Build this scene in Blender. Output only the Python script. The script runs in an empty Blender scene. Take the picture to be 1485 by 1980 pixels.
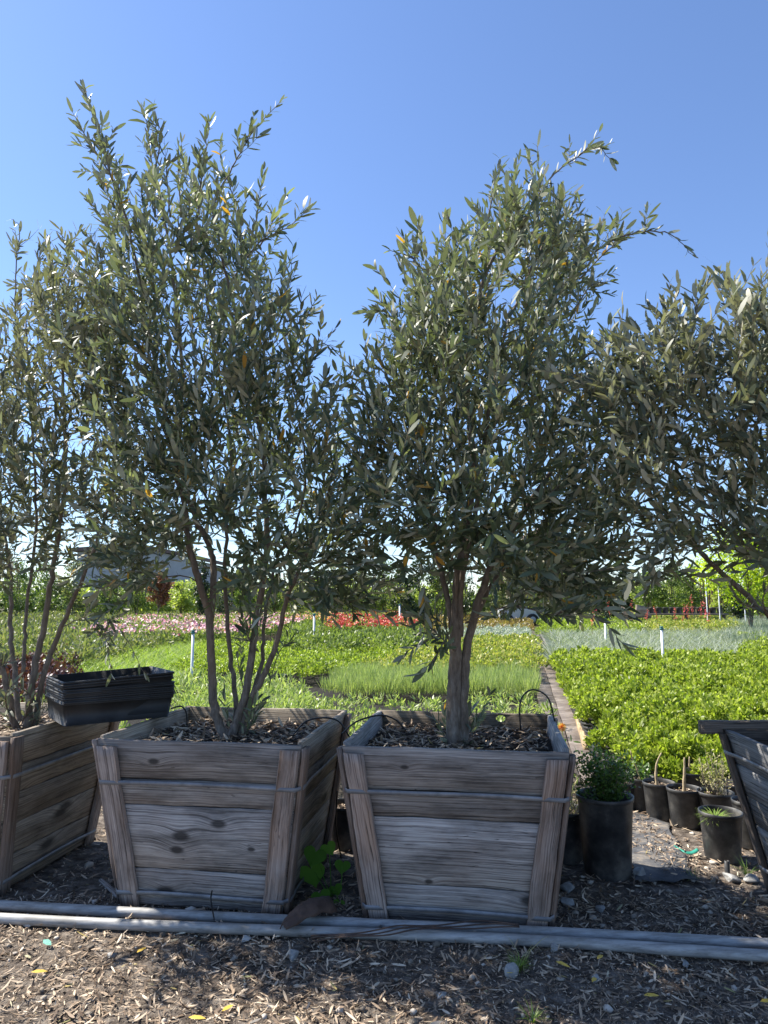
import bpy, math, random
import numpy as np
from mathutils import Vector, Matrix
SC = bpy.context.scene
COL = SC.collection
R = math.radians
rng = np.random.default_rng(11)
random.seed(5)

# ------------------------------------------------------------------ camera
FPX, CX, CY, H, PITCH = 1373.0, 742.5, 990.0, 1.30, R(7.26)
cam_d = bpy.data.cameras.new('camera'); cam = bpy.data.objects.new('camera', cam_d); COL.objects.link(cam)
cam.location = (0, 0, H); cam.rotation_euler = (R(90) + PITCH, 0, 0)
cam_d.sensor_fit = 'VERTICAL'; cam_d.sensor_height = 24; cam_d.lens = FPX / 1980 * 24
cam_d.clip_start = 0.05; cam_d.clip_end = 2000
SC.camera = cam
# ------------------------------------------------------------------ sky + sun
SUN_AZ, SUN_EL = -70.0, 50.0          # degrees, azimuth from +Y towards +X
w = bpy.data.worlds.new('World'); SC.world = w; w.use_nodes = True
wn = w.node_tree; bg = wn.nodes['Background']
sky = wn.nodes.new('ShaderNodeTexSky'); sky.sky_type = 'NISHITA'; sky.sun_disc = False
sky.sun_elevation = R(SUN_EL); sky.sun_rotation = R(SUN_AZ)
sky.air_density = 1.0; sky.dust_density = 0.25; sky.ozone_density = 3.0; sky.altitude = 50
tint = wn.nodes.new('ShaderNodeMix'); tint.data_type = 'RGBA'; tint.blend_type = 'MULTIPLY'; tint.inputs[0].default_value = 1
tint.inputs[7].default_value = (.90, .955, 1.09, 1); wn.links.new(sky.outputs[0], tint.inputs[6])
wn.links.new(tint.outputs[2], bg.inputs[0]); bg.inputs[1].default_value = 0.098
sd = bpy.data.lights.new('sun', 'SUN'); so = bpy.data.objects.new('sun', sd); COL.objects.link(so)
sd.energy = 5.0; sd.angle = R(0.53); sd.color = (1.0, 0.945, 0.86)
a, e = R(SUN_AZ), R(SUN_EL)
SUNDIR = Vector((math.sin(a) * math.cos(e), math.cos(a) * math.cos(e), math.sin(e)))
so.rotation_euler = SUNDIR.to_track_quat('Z', 'Y').to_euler()
SC.view_settings.view_transform = 'Standard'; SC.view_settings.look = 'None'
SC.view_settings.gamma = 1; SC.view_settings.exposure = 1.14
try:
    SC.cycles.max_bounces = 8; SC.cycles.transparent_max_bounces = 8; SC.cycles.diffuse_bounces = 4
except Exception: pass

# ------------------------------------------------------------------ maths helpers
_f = np.array([0, math.cos(PITCH), math.sin(PITCH)]); _u = np.array([0, -math.sin(PITCH), math.cos(PITCH)])
def ray(px, py):
    return _f + np.array([(px - CX) / FPX, 0, 0]) - _u * ((py - CY) / FPX)
def Pz(px, py, z=0.0):
    d = ray(px, py); t = (z - H) / d[2]; return np.array([d[0] * t, d[1] * t, z])
def PY(px, py, Y):
    d = ray(px, py); t = Y / d[1]; return np.array([d[0] * t, Y, H + d[2] * t])
def nrm(v):
    v = np.asarray(v, float); return v / (np.linalg.norm(v, axis=-1, keepdims=True) + 1e-9)
def rvec(n, s=1.0): return rng.normal(size=(n, 3)) * s
def inpoly(P, poly):
    poly = np.asarray(poly, float); x, y = P[:, 0], P[:, 1]; c = np.zeros(len(P), bool); j = len(poly) - 1
    for i in range(len(poly)):
        xi, yi = poly[i]; xj, yj = poly[j]
        c ^= ((yi > y) != (yj > y)) & (x < (xj - xi) * (y - yi) / (yj - yi + 1e-12) + xi); j = i
    return c
def gh(x, y):
    x = np.asarray(x, float); y = np.asarray(y, float)
    near = np.exp(-((np.abs(x) / 5) ** 4)) * np.exp(-((np.abs(y - 2.5) / 3) ** 4))
    z = 0.010 * np.sin(3.1 * x + 1.3 * np.sin(2.3 * y)) * np.sin(2.7 * y + .8) + .005 * np.sin(9 * x + 2) * np.sin(11 * y + 3 * np.sin(4 * x)) \
        + .003 * np.sin(23 * x + 5 * np.sin(7 * y)) * np.sin(27 * y)
    return z * near - .006

# ------------------------------------------------------------------ material helpers
def new_mat(name):
    m = bpy.data.materials.new(name); m.use_nodes = True; nt = m.node_tree; nt.nodes.clear()
    return m, nt
class G:
    def __init__(s, name):
        s.m, s.nt = new_mat(name); s.out = s.n('ShaderNodeOutputMaterial')
    def n(s, t, **kw):
        nd = s.nt.nodes.new(t)
        for k, v in kw.items():
            setattr(nd, k, v)
        return nd
    def put(s, sock, v):
        if hasattr(v, 'is_output') or isinstance(v, bpy.types.NodeSocket): s.nt.links.new(v, sock)
        elif v is not None: sock.default_value = v
    def math(s, op, a, b=None, c=None, clamp=False):
        nd = s.n('ShaderNodeMath', operation=op, use_clamp=clamp); s.put(nd.inputs[0], a); s.put(nd.inputs[1], b)
        if c is not None: s.put(nd.inputs[2], c)
        return nd.outputs[0]
    def mix(s, f, a, b, mode='MIX'):
        nd = s.n('ShaderNodeMix', data_type='RGBA', blend_type=mode); s.put(nd.inputs[0], f)
        s.put(nd.inputs[6], (*a, 1) if isinstance(a, tuple) and len(a) == 3 else a)
        s.put(nd.inputs[7], (*b, 1) if isinstance(b, tuple) and len(b) == 3 else b); return nd.outputs[2]
    def vec(s, x, y, z=0.0):
        nd = s.n('ShaderNodeCombineXYZ'); s.put(nd.inputs[0], x); s.put(nd.inputs[1], y); s.put(nd.inputs[2], z); return nd.outputs[0]
    def noise(s, v, scale=1, detail=3, rough=.55, dist=0):
        nd = s.n('ShaderNodeTexNoise'); s.put(nd.inputs['Vector'], v); s.put(nd.inputs['Scale'], scale)
        nd.inputs['Detail'].default_value = detail; nd.inputs['Roughness'].default_value = rough; nd.inputs['Distortion'].default_value = dist
        return nd.outputs[0]
    def ramp(s, f, stops, interp='LINEAR'):
        nd = s.n('ShaderNodeValToRGB'); cr = nd.color_ramp; cr.interpolation = interp
        while len(cr.elements) < len(stops): cr.elements.new(.5)
        for el, (p, c) in zip(cr.elements, stops):
            el.position = p; el.color = (*c, 1) if not isinstance(c, (int, float)) else (c, c, c, 1)
        s.put(nd.inputs[0], f); return nd.outputs[0]
    def obj(s): return s.n('ShaderNodeTexCoord').outputs['Object']
    def rnd(s, name='rnd'): return s.n('ShaderNodeAttribute', attribute_name=name).outputs['Fac']
    def bump(s, h, strength=.4, dist=.01):
        nd = s.n('ShaderNodeBump'); s.put(nd.inputs['Height'], h); nd.inputs['Strength'].default_value = strength
        nd.inputs['Distance'].default_value = dist; return nd.outputs[0]
    def bsdf(s, color, rough=.6, spec=.5, metal=0, normal=None):
        nd = s.n('ShaderNodeBsdfPrincipled'); s.put(nd.inputs['Base Color'], (*color, 1) if isinstance(color, tuple) and len(color) == 3 else color)
        s.put(nd.inputs['Roughness'], rough); s.put(nd.inputs['Specular IOR Level'], spec); s.put(nd.inputs['Metallic'], metal)
        if normal is not None: s.put(nd.inputs['Normal'], normal)
        return nd.outputs[0]
    def done(s, sh): s.nt.links.new(sh, s.out.inputs[0]); return s.m

def leaf_mat(name, stops, back=None, rough=.42, trans=.35, spec=.5, tcol=None):
    g = G(name); c = g.ramp(g.rnd(), stops)
    if back is not None:
        bf = g.n('ShaderNodeNewGeometry').outputs['Backfacing']
        yel = g.math('GREATER_THAN', g.rnd(), .985)
        bk = g.mix(g.rnd(), tuple(k * .8 for k in back), tuple(k * 1.25 for k in back))
        f = g.math('MULTIPLY', bf, g.math('SUBTRACT', 1.0, yel)); cc = g.mix(f, c, bk)
    else: cc = c
    p = g.bsdf(cc, rough, spec)
    t = g.n('ShaderNodeBsdfTranslucent'); g.put(t.inputs[0], g.mix(1.0, c, tcol or (1.5, 1.7, .8), 'MULTIPLY'))
    mx = g.n('ShaderNodeMixShader'); mx.inputs[0].default_value = trans
    g.nt.links.new(p, mx.inputs[1]); g.nt.links.new(t.outputs[0], mx.inputs[2])
    return g.done(mx.outputs[0])

def wood_mat(name, light, dark, brown, browny=.35, crack=.5, knots=None):
    g = G(name); uv = g.n('ShaderNodeUVMap').outputs[0]
    sp = g.n('ShaderNodeSeparateXYZ'); g.put(sp.inputs[0], uv); x, y = sp.outputs[0], sp.outputs[1]
    vo = g.n('ShaderNodeTexVoronoi', voronoi_dimensions='2D'); g.put(vo.inputs['Vector'], g.vec(g.math('MULTIPLY', x, 2.1), g.math('MULTIPLY', y, 5.5))); vo.inputs['Scale'].default_value = 1
    vs = g.n('ShaderNodeSeparateColor'); g.put(vs.inputs[0], vo.outputs['Color'])
    on = g.math('GREATER_THAN', vs.outputs[0], .86)
    kn = g.math('MULTIPLY', g.math('POWER', g.math('SUBTRACT', 1.0, g.math('MULTIPLY', vo.outputs['Distance'], 1.9), clamp=True), 2.0), on)
    kshift = g.math('MULTIPLY', kn, .055)
    if knots:
        so_ = g.n('ShaderNodeSeparateXYZ'); g.put(so_.inputs[0], g.obj()); kn = 0.0; kshift = 0.0
        for kx, kz, kr in knots:
            dx = g.math('MULTIPLY', g.math('SUBTRACT', so_.outputs[0], kx), 1 / (1.9 * kr)); dz = g.math('MULTIPLY', g.math('SUBTRACT', so_.outputs[2], kz), 1 / kr)
            k_ = g.math('POWER', 2.718, g.math('MULTIPLY', g.math('ADD', g.math('MULTIPLY', dx, dx), g.math('MULTIPLY', dz, dz)), -1.0))
            kshift = g.math('ADD', kshift, g.math('MULTIPLY', k_, kr * .65)); kn = g.math('MAXIMUM', kn, g.math('MULTIPLY', k_, 1.0 if kr < .05 else .5))
    w1 = g.math('MULTIPLY', g.math('SUBTRACT', g.noise(g.vec(g.math('MULTIPLY', x, .9), g.math('MULTIPLY', y, 4)), 1, 2), .5), .028)
    f = g.math('ADD', g.math('ADD', y, w1), kshift)
    fine = g.noise(g.vec(g.math('MULTIPLY', x, 5), g.math('MULTIPLY', f, 330)), 1, 3, .6)
    mid = g.noise(g.vec(g.math('MULTIPLY', x, 1.2), g.math('MULTIPLY', f, 95)), 1, 2, .5)
    ring = g.math('ADD', g.math('MULTIPLY', g.math('SINE', g.math('MULTIPLY', f, 620)), .5), .5)
    s = g.math('ADD', g.math('ADD', g.math('MULTIPLY', fine, .48), g.math('MULTIPLY', mid, .46)), g.math('MULTIPLY', ring, .05))
    col = g.ramp(s, [(.37, dark), (.50, tuple(a * .4 + b * .6 for a, b in zip(dark, light))), (.64, light)])
    pos = g.n('ShaderNodeNewGeometry').outputs['Position']
    stain = g.ramp(g.noise(g.vec(g.math('MULTIPLY', x, 2.2), g.math('MULTIPLY', y, 6)), 1, 4, .6), [(.42, 0.0), (.66, 1.0)])
    col = g.mix(g.math('MULTIPLY', stain, browny), col, g.mix(s, tuple(k * .45 for k in brown), brown))
    bl = g.ramp(g.noise(g.vec(g.math('MULTIPLY', x, 3), g.math('MULTIPLY', y, 9), 3.3), 1, 5, .65), [(.45, 1.0), (.72, .38)])
    col = g.mix(1.0, col, bl, 'MULTIPLY')
    bt = g.math('MULTIPLY', g.math('SUBTRACT', g.rnd('tone'), .5), .7)
    col = g.mix(1.0, col, g.vec(g.math('ADD', 1.0, bt), g.math('ADD', 1.0, g.math('MULTIPLY', bt, 1.05)), g.math('ADD', 1.0, g.math('MULTIPLY', bt, 1.1))), 'MULTIPLY')
    ck = g.ramp(g.noise(g.vec(g.math('MULTIPLY', x, 3.0), g.math('MULTIPLY', f, 120), 7.7), 1, 3, .7), [(.335, 1.0), (.375, 0.0)])
    ck2 = g.ramp(g.noise(g.vec(g.math('MULTIPLY', x, 1.6), g.math('MULTIPLY', f, 60), 3.1), 1, 2, .6), [(.495, 0.0), (.50, 1.0), (.505, 0.0)]); ck2 = g.math('MULTIPLY', ck2, g.ramp(g.noise(g.vec(g.math('MULTIPLY', x, 1.5), g.math('MULTIPLY', y, 12), 9.0), 1, 2), [(.5, 0.0), (.6, 1.0)]))
    ck = g.math('MAXIMUM', g.math('MULTIPLY', ck, crack), ck2)
    kc = g.ramp(kn, [(.45, 0.0), (.75, 1.0)]) if not knots else g.ramp(kn, [(.72, 0.0), (.92, 1.0)])
    col = g.mix(g.math('MAXIMUM', ck, g.math('MULTIPLY', kc, .85)), col, tuple(k * .25 for k in dark))
    h = g.math('SUBTRACT', s, g.math('MULTIPLY', ck, 1.2))
    return g.done(g.bsdf(col, .82, .25, normal=g.bump(h, .75, .004)))

def plain(name, c1, c2=None, scale=8, rough=.6, metal=0, bump=.15, spec=.4, bscale=None, detail=4):
    g = G(name); o = g.obj(); n = g.noise(o, scale, detail)
    col = g.ramp(n, [(.35, c1), (.68, c2 or c1)])
    b = g.noise(o, bscale or scale * 5, 3)
    return g.done(g.bsdf(col, rough, spec, metal, normal=g.bump(b, bump, .01)))

M = {}
M['wood'] = wood_mat('weathered_wood', (.47, .43, .395), (.12, .104, .095), (.25, .17, .12), .35)
M['wood_k1'] = wood_mat('knotty_wood', (.48, .44, .40), (.115, .10, .092), (.25, .17, .12), .35, knots=[(.087, .365, .040), (-.105, .245, .036), (-.085, .305, .045), (.23, .265, .020), (-.16, .065, .045), (-.2, .62, .03)])
M['wood_k2'] = wood_mat('swirled_wood', (.48, .44, .40), (.115, .10, .092), (.24, .165, .12), .35, knots=[(-.11, .168, .020), (.29, .115, .040), (-.2, .63, .02)])
M['wood2'] = wood_mat('weathered_wood_warm', (.46, .40, .32), (.15, .12, .09), (.29, .20, .13), .4)
M['wood_cleat'] = wood_mat('cleat_wood', (.42, .345, .295), (.115, .085, .07), (.34, .19, .105), .55, .8)
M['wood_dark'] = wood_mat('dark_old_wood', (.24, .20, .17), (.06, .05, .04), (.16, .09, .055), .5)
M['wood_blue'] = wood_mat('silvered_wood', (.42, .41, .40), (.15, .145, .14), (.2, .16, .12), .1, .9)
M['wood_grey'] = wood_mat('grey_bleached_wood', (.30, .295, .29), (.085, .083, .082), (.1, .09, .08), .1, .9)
M['wood_pale'] = wood_mat('pale_lumber', (.60, .46, .28), (.32, .22, .12), (.45, .30, .15), .3)
M['strap'] = plain('strap_steel', (.16, .16, .165), (.28, .28, .285), 14, .6, .25, .2)
g = G('galvanised'); o = g.obj(); n1 = g.noise(g.vec(0, 0, 0), 1)
sp = g.n('ShaderNodeSeparateXYZ'); g.put(sp.inputs[0], o)
n1 = g.noise(g.vec(g.math('MULTIPLY', sp.outputs[0], 7), g.math('MULTIPLY', sp.outputs[1], 60), g.math('MULTIPLY', sp.outputs[2], 60)), 1, 5, .65)
n2 = g.noise(o, 2.2, 5, .7)
c = g.ramp(n1, [(.3, (.17, .165, .155)), (.58, (.38, .375, .36)), (.8, (.52, .51, .49))])
c = g.mix(g.ramp(n2, [(.5, 0.0), (.7, .75)]), c, (.13, .12, .095))
M['galv'] = g.done(g.bsdf(c, .6, .5, .15, normal=g.bump(n1, .25, .003)))
M['plastic'] = plain('black_plastic', (.012, .012, .013), (.030, .030, .031), 9, .58, 0, .12, .5)
g = G('dusty_black_plastic'); o = g.obj()
n1 = g.noise(o, 6, 5, .65); n2 = g.noise(g.vec(0, 0, 0), 1)
c = g.ramp(n1, [(.38, (.020, .020, .021)), (.5, (.050, .049, .047)), (.68, (.17, .16, .14))])
M['pot'] = g.done(g.bsdf(c, .48, .5, normal=g.bump(g.noise(o, 40, 3), .12, .004)))
M['hose'] = plain('black_tubing', (.008, .008, .009), (.02, .02, .02), 20, .4)
M['pvc'] = plain('white_pvc', (.62, .64, .65), (.74, .75, .76), 12, .4, 0, .05)
M['teal'] = plain('blue_green_cap', (.03, .12, .12), (.05, .2, .18), 30, .5)
M['green_plastic'] = plain('green_ribbon', (.02, .22, .16), (.04, .28, .2), 20, .5)
g = G('soil'); o = g.obj()
n1 = g.noise(o, 9, 8, .7); n2 = g.noise(o, 1.3, 4); n3 = g.noise(o, 70, 4, .7)
c = g.ramp(n1, [(.3, (.016, .012, .009)), (.55, (.045, .034, .026)), (.75, (.11, .088, .068))])
M['soil_bare'] = g.done(g.bsdf(c, .95, .15, normal=g.bump(n3, .8, .02)))
g = G('ground_soil'); pos = g.n('ShaderNodeNewGeometry').outputs['Position']
n1 = g.noise(pos, 14, 8, .72); n2 = g.noise(pos, 1.1, 4); n3 = g.noise(pos, 60, 5, .7)
near = g.ramp(n1, [(.32, (.035, .028, .022)), (.48, (.125, .102, .082)), (.68, (.32, .275, .225))])
far = g.ramp(g.noise(pos, .35, 5, .6), [(.35, (.05, .055, .025)), (.65, (.12, .10, .06))])
sp = g.n('ShaderNodeSeparateXYZ'); g.put(sp.inputs[0], pos)
bed = g.ramp(n1, [(.35, (.014, .013, .012)), (.7, (.05, .046, .040))])
f1 = g.math('MULTIPLY', g.math('SUBTRACT', sp.outputs[1], 4.6), 1.2, clamp=True)
f2 = g.math('MULTIPLY', g.math('SUBTRACT', sp.outputs[1], 24), .1, clamp=True)
c = g.mix(f2, g.mix(f1, near, bed), far)
M['ground'] = g.done(g.bsdf(c, .95, .15, normal=g.bump(n3, .9, .02)))
g = G('weed_fabric'); pos = g.n('ShaderNodeNewGeometry').outputs['Position']
n1 = g.noise(pos, 5, 7, .7)
c = g.ramp(n1, [(.35, (.04, .042, .046)), (.5, (.10, .10, .102)), (.7, (.26, .225, .18))])
M['fabric'] = g.done(g.bsdf(c, .85, .2, normal=g.bump(g.noise(pos, 45, 4), .5, .006)))
g = G('walkway_planks'); uv = g.n('ShaderNodeUVMap').outputs[0]
n1 = g.noise(g.n('ShaderNodeNewGeometry').outputs['Position'], 3.5, 6, .7)
c = g.ramp(n1, [(.3, (.055, .042, .034)), (.5, (.15, .122, .102)), (.7, (.30, .26, .225))])
M['walk'] = g.done(g.bsdf(c, .7, .3, normal=g.bump(n1, .4, .02)))
g = G('bark'); o = g.obj(); sp = g.n('ShaderNodeSeparateXYZ'); g.put(sp.inputs[0], o)
n1 = g.noise(g.vec(g.math('MULTIPLY', sp.outputs[0], 45), g.math('MULTIPLY', sp.outputs[1], 45), g.math('MULTIPLY', sp.outputs[2], 14)), 1, 6, .7)
n2 = g.noise(o, 5, 4); n3 = g.noise(o, 160, 3)
c = g.ramp(n1, [(.3, (.075, .058, .046)), (.52, (.19, .155, .125)), (.72, (.31, .27, .225))])
c = g.mix(g.ramp(n2, [(.45, 0.0), (.65, .6)]), c, (.19, .135, .09))
M['bark'] = g.done(g.bsdf(c, .85, .25, normal=g.bump(g.math('ADD', n1, g.math('MULTIPLY', n3, .4)), .8, .008)))
M['bark_far'] = plain('pale_bark', (.10, .08, .06), (.22, .19, .15), 10, .9)
M['twig'] = plain('dry_twig', (.30, .23, .14), (.48, .38, .24), 30, .8)
M['rock'] = plain('pale_rock', (.20, .20, .19), (.46, .45, .42), 14, .9, 0, .5, .3, 60, 6)
M['barkchip'] = plain('brown_husk', (.050, .030, .022), (.115, .072, .052), 12, .65, 0, .4)
M['wall_grey'] = plain('grey_wall', (.34, .35, .36), (.42, .43, .44), 1, .9)
M['wall_tan'] = plain('tan_wall', (.20, .165, .135), (.25, .21, .17), 1, .9)
M['roof'] = plain('brown_roof', (.12, .085, .07), (.17, .12, .10), 2, .8)
M['white_paint'] = plain('white_paint', (.42, .43, .44), (.50, .50, .50), 3, .35)
M['glass'] = plain('dark_glass', (.02, .025, .03), (.03, .035, .04), 3, .1, 0, .0, .8)
M['tyre'] = plain('tyre', (.015, .015, .015), (.03, .03, .03), 10, .8)
M['slat'] = plain('red_brown_slat', (.14, .06, .04), (.22, .10, .06), 4, .8)

OL = [(0, (.048, .064, .034)), (.35, (.086, .110, .056)), (.7, (.145, .172, .088)), (.93, (.21, .245, .11)), (.978, (.24, .29, .09)), (.988, (.50, .26, .04)), (1, (.62, .36, .06))]
M['olive'] = leaf_mat('olive_leaf', OL, back=(.40, .395, .28), rough=.52, trans=.30, spec=.7, tcol=(1.5, 1.55, .85))
OL2 = [(0, (.075, .085, .052)), (.5, (.135, .148, .088)), (.95, (.20, .22, .12)), (.99, (.27, .30, .10)), (1, (.5, .32, .06))]
M['olive2'] = leaf_mat('olive_leaf_greyer', OL2, back=(.42, .405, .30), rough=.52, trans=.30, spec=.65, tcol=(1.5, 1.5, .9))
def gm(name, a, b, c, trans=.38, rough=.4, spec=.4):
    return leaf_mat(name, [(0, a), (.5, b), (1, c)], rough=rough, trans=trans, spec=spec)
M['green'] = gm('bright_green_leaf', (.11, .15, .02), (.23, .285, .035), (.42, .46, .08), .42, .45, .4)
M['euo'] = gm('euonymus_leaf', (.13, .185, .03), (.24, .30, .04), (.37, .42, .08))
M['midgreen'] = gm('mid_green_leaf', (.085, .12, .03), (.155, .20, .05), (.27, .31, .085))
M['gold'] = gm('gold_green_leaf', (.14, .20, .04), (.28, .31, .06), (.48, .42, .13))
M['rosemary'] = gm('grey_green_needle', (.15, .20, .08), (.27, .33, .13), (.44, .47, .20))
M['sprig'] = gm('pale_green_sprig', (.16, .22, .07), (.27, .33, .11), (.42, .44, .18))
M['arch'] = gm('yellow_green_blade', (.13, .20, .03), (.24, .33, .05), (.38, .44, .09))
M['maroon'] = gm('maroon_leaf', (.04, .018, .018), (.085, .03, .03), (.15, .06, .05), .2)
M['silver'] = gm('silver_leaf', (.26, .30, .24), (.38, .42, .34), (.52, .55, .46), .2)
M['greygrass'] = gm('grey_blade', (.10, .13, .09), (.23, .27, .20), (.46, .48, .38), .25)
M['brush'] = gm('dull_brush_leaf', (.08, .11, .04), (.16, .18, .07), (.26, .24, .11))
M['rust'] = gm('rusty_leaf', (.14, .09, .03), (.24, .16, .05), (.30, .25, .08))
M['shrub'] = gm('pot_shrub_leaf', (.045, .095, .022), (.085, .155, .035), (.15, .22, .05), .35)
M['vine'] = gm('vine_leaf', (.07, .17, .03), (.11, .24, .04), (.16, .32, .06), .45)
M['weed'] = gm('grass_weed', (.12, .20, .04), (.22, .32, .06), (.36, .42, .12))
M['dryweed'] = gm('dry_weed', (.28, .27, .12), (.42, .38, .20), (.55, .48, .28), .3)
M['dark_ever'] = gm('dark_evergreen_leaf', (.02, .035, .014), (.035, .055, .02), (.06, .085, .03), .2)
M['far_green'] = gm('far_green_leaf', (.07, .11, .03), (.13, .18, .045), (.22, .27, .08), .35)
M['far_yellow'] = gm('yellow_tree_leaf', (.26, .34, .03), (.42, .50, .04), (.58, .62, .07), .45)
M['far_lime'] = gm('lime_hedge_leaf', (.18, .23, .05), (.30, .35, .08), (.44, .46, .13), .45)
M['far_red'] = gm('red_tree_leaf', (.15, .06, .04), (.24, .10, .06), (.30, .16, .08), .3)
M['pink'] = gm('pink_petal', (.55, .16, .28), (.78, .40, .48), (.88, .68, .66), .3)
M['red'] = gm('red_petal', (.34, .02, .018), (.54, .045, .035), (.68, .13, .07), .3)
M['orange'] = gm('orange_petal', (.70, .16, .05), (.85, .36, .08), (.85, .55, .25), .3)
M['spike'] = gm('coral_flower', (.50, .06, .08), (.65, .10, .12), (.75, .2, .2), .3)
g = G('dry_litter'); c = g.ramp(g.rnd(), [(0, (.075, .049, .032)), (.3, (.19, .133, .088)), (.6, (.35, .262, .18)), (.85, (.52, .41, .29)), (.985, (.66, .55, .41)), (.993, (.16, .18, .07)), (.998, (.50, .36, .12)), (1, (.55, .4, .14))])
M['litter'] = g.done(g.bsdf(c, .75, .3))
g = G('pebble'); c = g.ramp(g.rnd(), [(0, (.12, .098, .075)), (.5, (.28, .24, .19)), (1, (.58, .52, .44))])
M['pebble'] = g.done(g.bsdf(c, .9, .2, normal=g.bump(g.noise(g.obj(), 90, 3), .5, .004)))
M['yellowleaf'] = plain('yellow_dead_leaf', (.60, .38, .05), (.72, .50, .10), 30, .6)

# ------------------------------------------------------------------ object helpers
def tag(o, label=None, cat=None, group=None, kind=None):
    if label: o['label'] = label
    if cat: o['category'] = cat
    if group: o['group'] = group
    if kind: o['kind'] = kind
    return o
def empty(name, loc, rz=0, label=None, cat=None, group=None):
    o = bpy.data.objects.new(name, None); COL.objects.link(o); o.location = Vector(loc); o.rotation_euler = (0, 0, rz)
    o.empty_display_size = .1
    return tag(o, label, cat, group)
def link(name, me, mat, parent=None, loc=None):
    o = bpy.data.objects.new(name, me); COL.objects.link(o); me.materials.append(M[mat] if isinstance(mat, str) else mat)
    if parent is not None: o.parent = parent
    if loc is not None: o.location = Vector(loc)
    return o
def mesh_np(name, V, F4=None, F3=None, rnd=None, smooth=True, uv=None, attr='rnd'):
    me = bpy.data.meshes.new(name); V = np.ascontiguousarray(V, np.float32)
    parts = []; tot = []
    if F3 is not None and len(F3): parts.append(np.asarray(F3).reshape(-1)); tot += [3] * len(F3)
    if F4 is not None and len(F4): parts.append(np.asarray(F4).reshape(-1)); tot += [4] * len(F4)
    idx = np.concatenate(parts).astype(np.int32); tot = np.array(tot, np.int32)
    me.vertices.add(len(V)); me.vertices.foreach_set('co', V.reshape(-1))
    me.loops.add(len(idx)); me.loops.foreach_set('vertex_index', idx)
    me.polygons.add(len(tot)); st = np.concatenate([[0], np.cumsum(tot)[:-1]]).astype(np.int32)
    me.polygons.foreach_set('loop_start', st); me.polygons.foreach_set('loop_total', tot)
    if smooth: me.polygons.foreach_set('use_smooth', np.ones(len(tot), bool))
    if rnd is not None:
        at = me.attributes.new(attr, 'FLOAT', 'POINT'); at.data.foreach_set('value', np.asarray(rnd, np.float32))
    if uv is not None:
        ul = me.uv_layers.new(name='UVMap'); ul.data.foreach_set('uv', np.asarray(uv, np.float32)[idx].reshape(-1))
    me.update(calc_edges=True); me.validate()
    return me
# leaf profiles: (t along, half-width factor)
PF_OLIVE = ([0, .2, .55, .86, 1], [.14, .8, 1, .62, .06])
PF_OVAL = ([0, .3, .7, 1], [.1, 1, .85, .1])
PF_BLADE = ([0, .35, .7, 1], [1, .9, .6, .05])
def leaf_data(P, D, N, L, W, curl=0.1, prof=PF_OLIVE, fold=0.0, rnd=None):
    n = len(P); D = nrm(D); N = N - D * np.sum(N * D, 1, keepdims=True); N = nrm(N); S = np.cross(D, N)
    L = np.broadcast_to(L, (n,)); W = np.broadcast_to(W, (n,)); curl = np.broadcast_to(curl, (n,))
    t, wd = prof; k = len(t); V = np.zeros((n, k, 2, 3))
    for i in range(k):
        c = P + D * (L * t[i])[:, None] * (1 - .25 * np.abs(curl[:, None]) * t[i]) - N * (curl * L * t[i] ** 2)[:, None]
        V[:, i, 0] = c - S * (W * .5 * wd[i])[:, None]; V[:, i, 1] = c + S * (W * .5 * wd[i])[:, None]
    V = V.reshape(n, k * 2, 3)
    b = np.array([[2 * i, 2 * i + 1, 2 * i + 3, 2 * i + 2] for i in range(k - 1)])
    F = (np.arange(n)[:, None, None] * (2 * k) + b[None]).reshape(-1, 4)
    if rnd is None: rnd = rng.random(n)
    return V.reshape(-1, 3), F, np.repeat(rnd, 2 * k)
def join_data(L):
    V, F, Rn, off = [], [], [], 0
    for v, f, r in L:
        V.append(v); F.append(f + off); Rn.append(r); off += len(v)
    return np.concatenate(V), np.concatenate(F), np.concatenate(Rn)
def leafobj(name, data, mat, parent=None, origin=None):
    V, F, r = data
    if origin is not None: V = V - np.asarray(origin)[None]
    me = mesh_np(name, V, F, None, r); o = link(name, me, mat, parent)
    if origin is not None and parent is None: o.location = Vector(origin)
    return o
def tube_data(P, rad, sides=6, cap=True, rnd=0.5):
    P = np.asarray(P, float); n = len(P); rad = np.broadcast_to(rad, (n,))
    T = nrm(np.gradient(P, axis=0)); ref = np.array([0, 0, 1.0]) if abs(T[0][2]) < .9 else np.array([1.0, 0, 0])
    A = np.zeros((n, 3)); a = nrm(np.cross(T[0], ref))
    for i in range(n):
        a = a - T[i] * a.dot(T[i]); a = a / (np.linalg.norm(a) + 1e-9); A[i] = a
    B = np.cross(T, A); th = np.linspace(0, 2 * np.pi, sides, endpoint=False)
    V = P[:, None] + (A[:, None] * np.cos(th)[None, :, None] + B[:, None] * np.sin(th)[None, :, None]) * rad[:, None, None]
    V = V.reshape(-1, 3); i = np.arange(n - 1)[:, None]; j = np.arange(sides)[None]; j2 = (j + 1) % sides
    F = np.stack([i * sides + j, i * sides + j2, (i + 1) * sides + j2, (i + 1) * sides + j], -1).reshape(-1, 4)
    if cap:
        V = np.concatenate([V, P[:1], P[-1:]]); c0, c1 = len(V) - 2, len(V) - 1
        e = []
        for q in range(0, sides, 2):
            e.append([c0, (q + 2) % sides if q + 2 < sides else 0, (q + 1) % sides, q])
            o = (n - 1) * sides; e.append([c1, o + q, o + (q + 1) % sides, o + ((q + 2) % sides if q + 2 < sides else 0)])
        F = np.concatenate([F, np.array(e)])
    return V, F, np.full(len(V), rnd)
def tubeobj(name, lst, mat, parent=None, origin=None): return leafobj(name, join_data(lst), mat, parent, origin)
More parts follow.
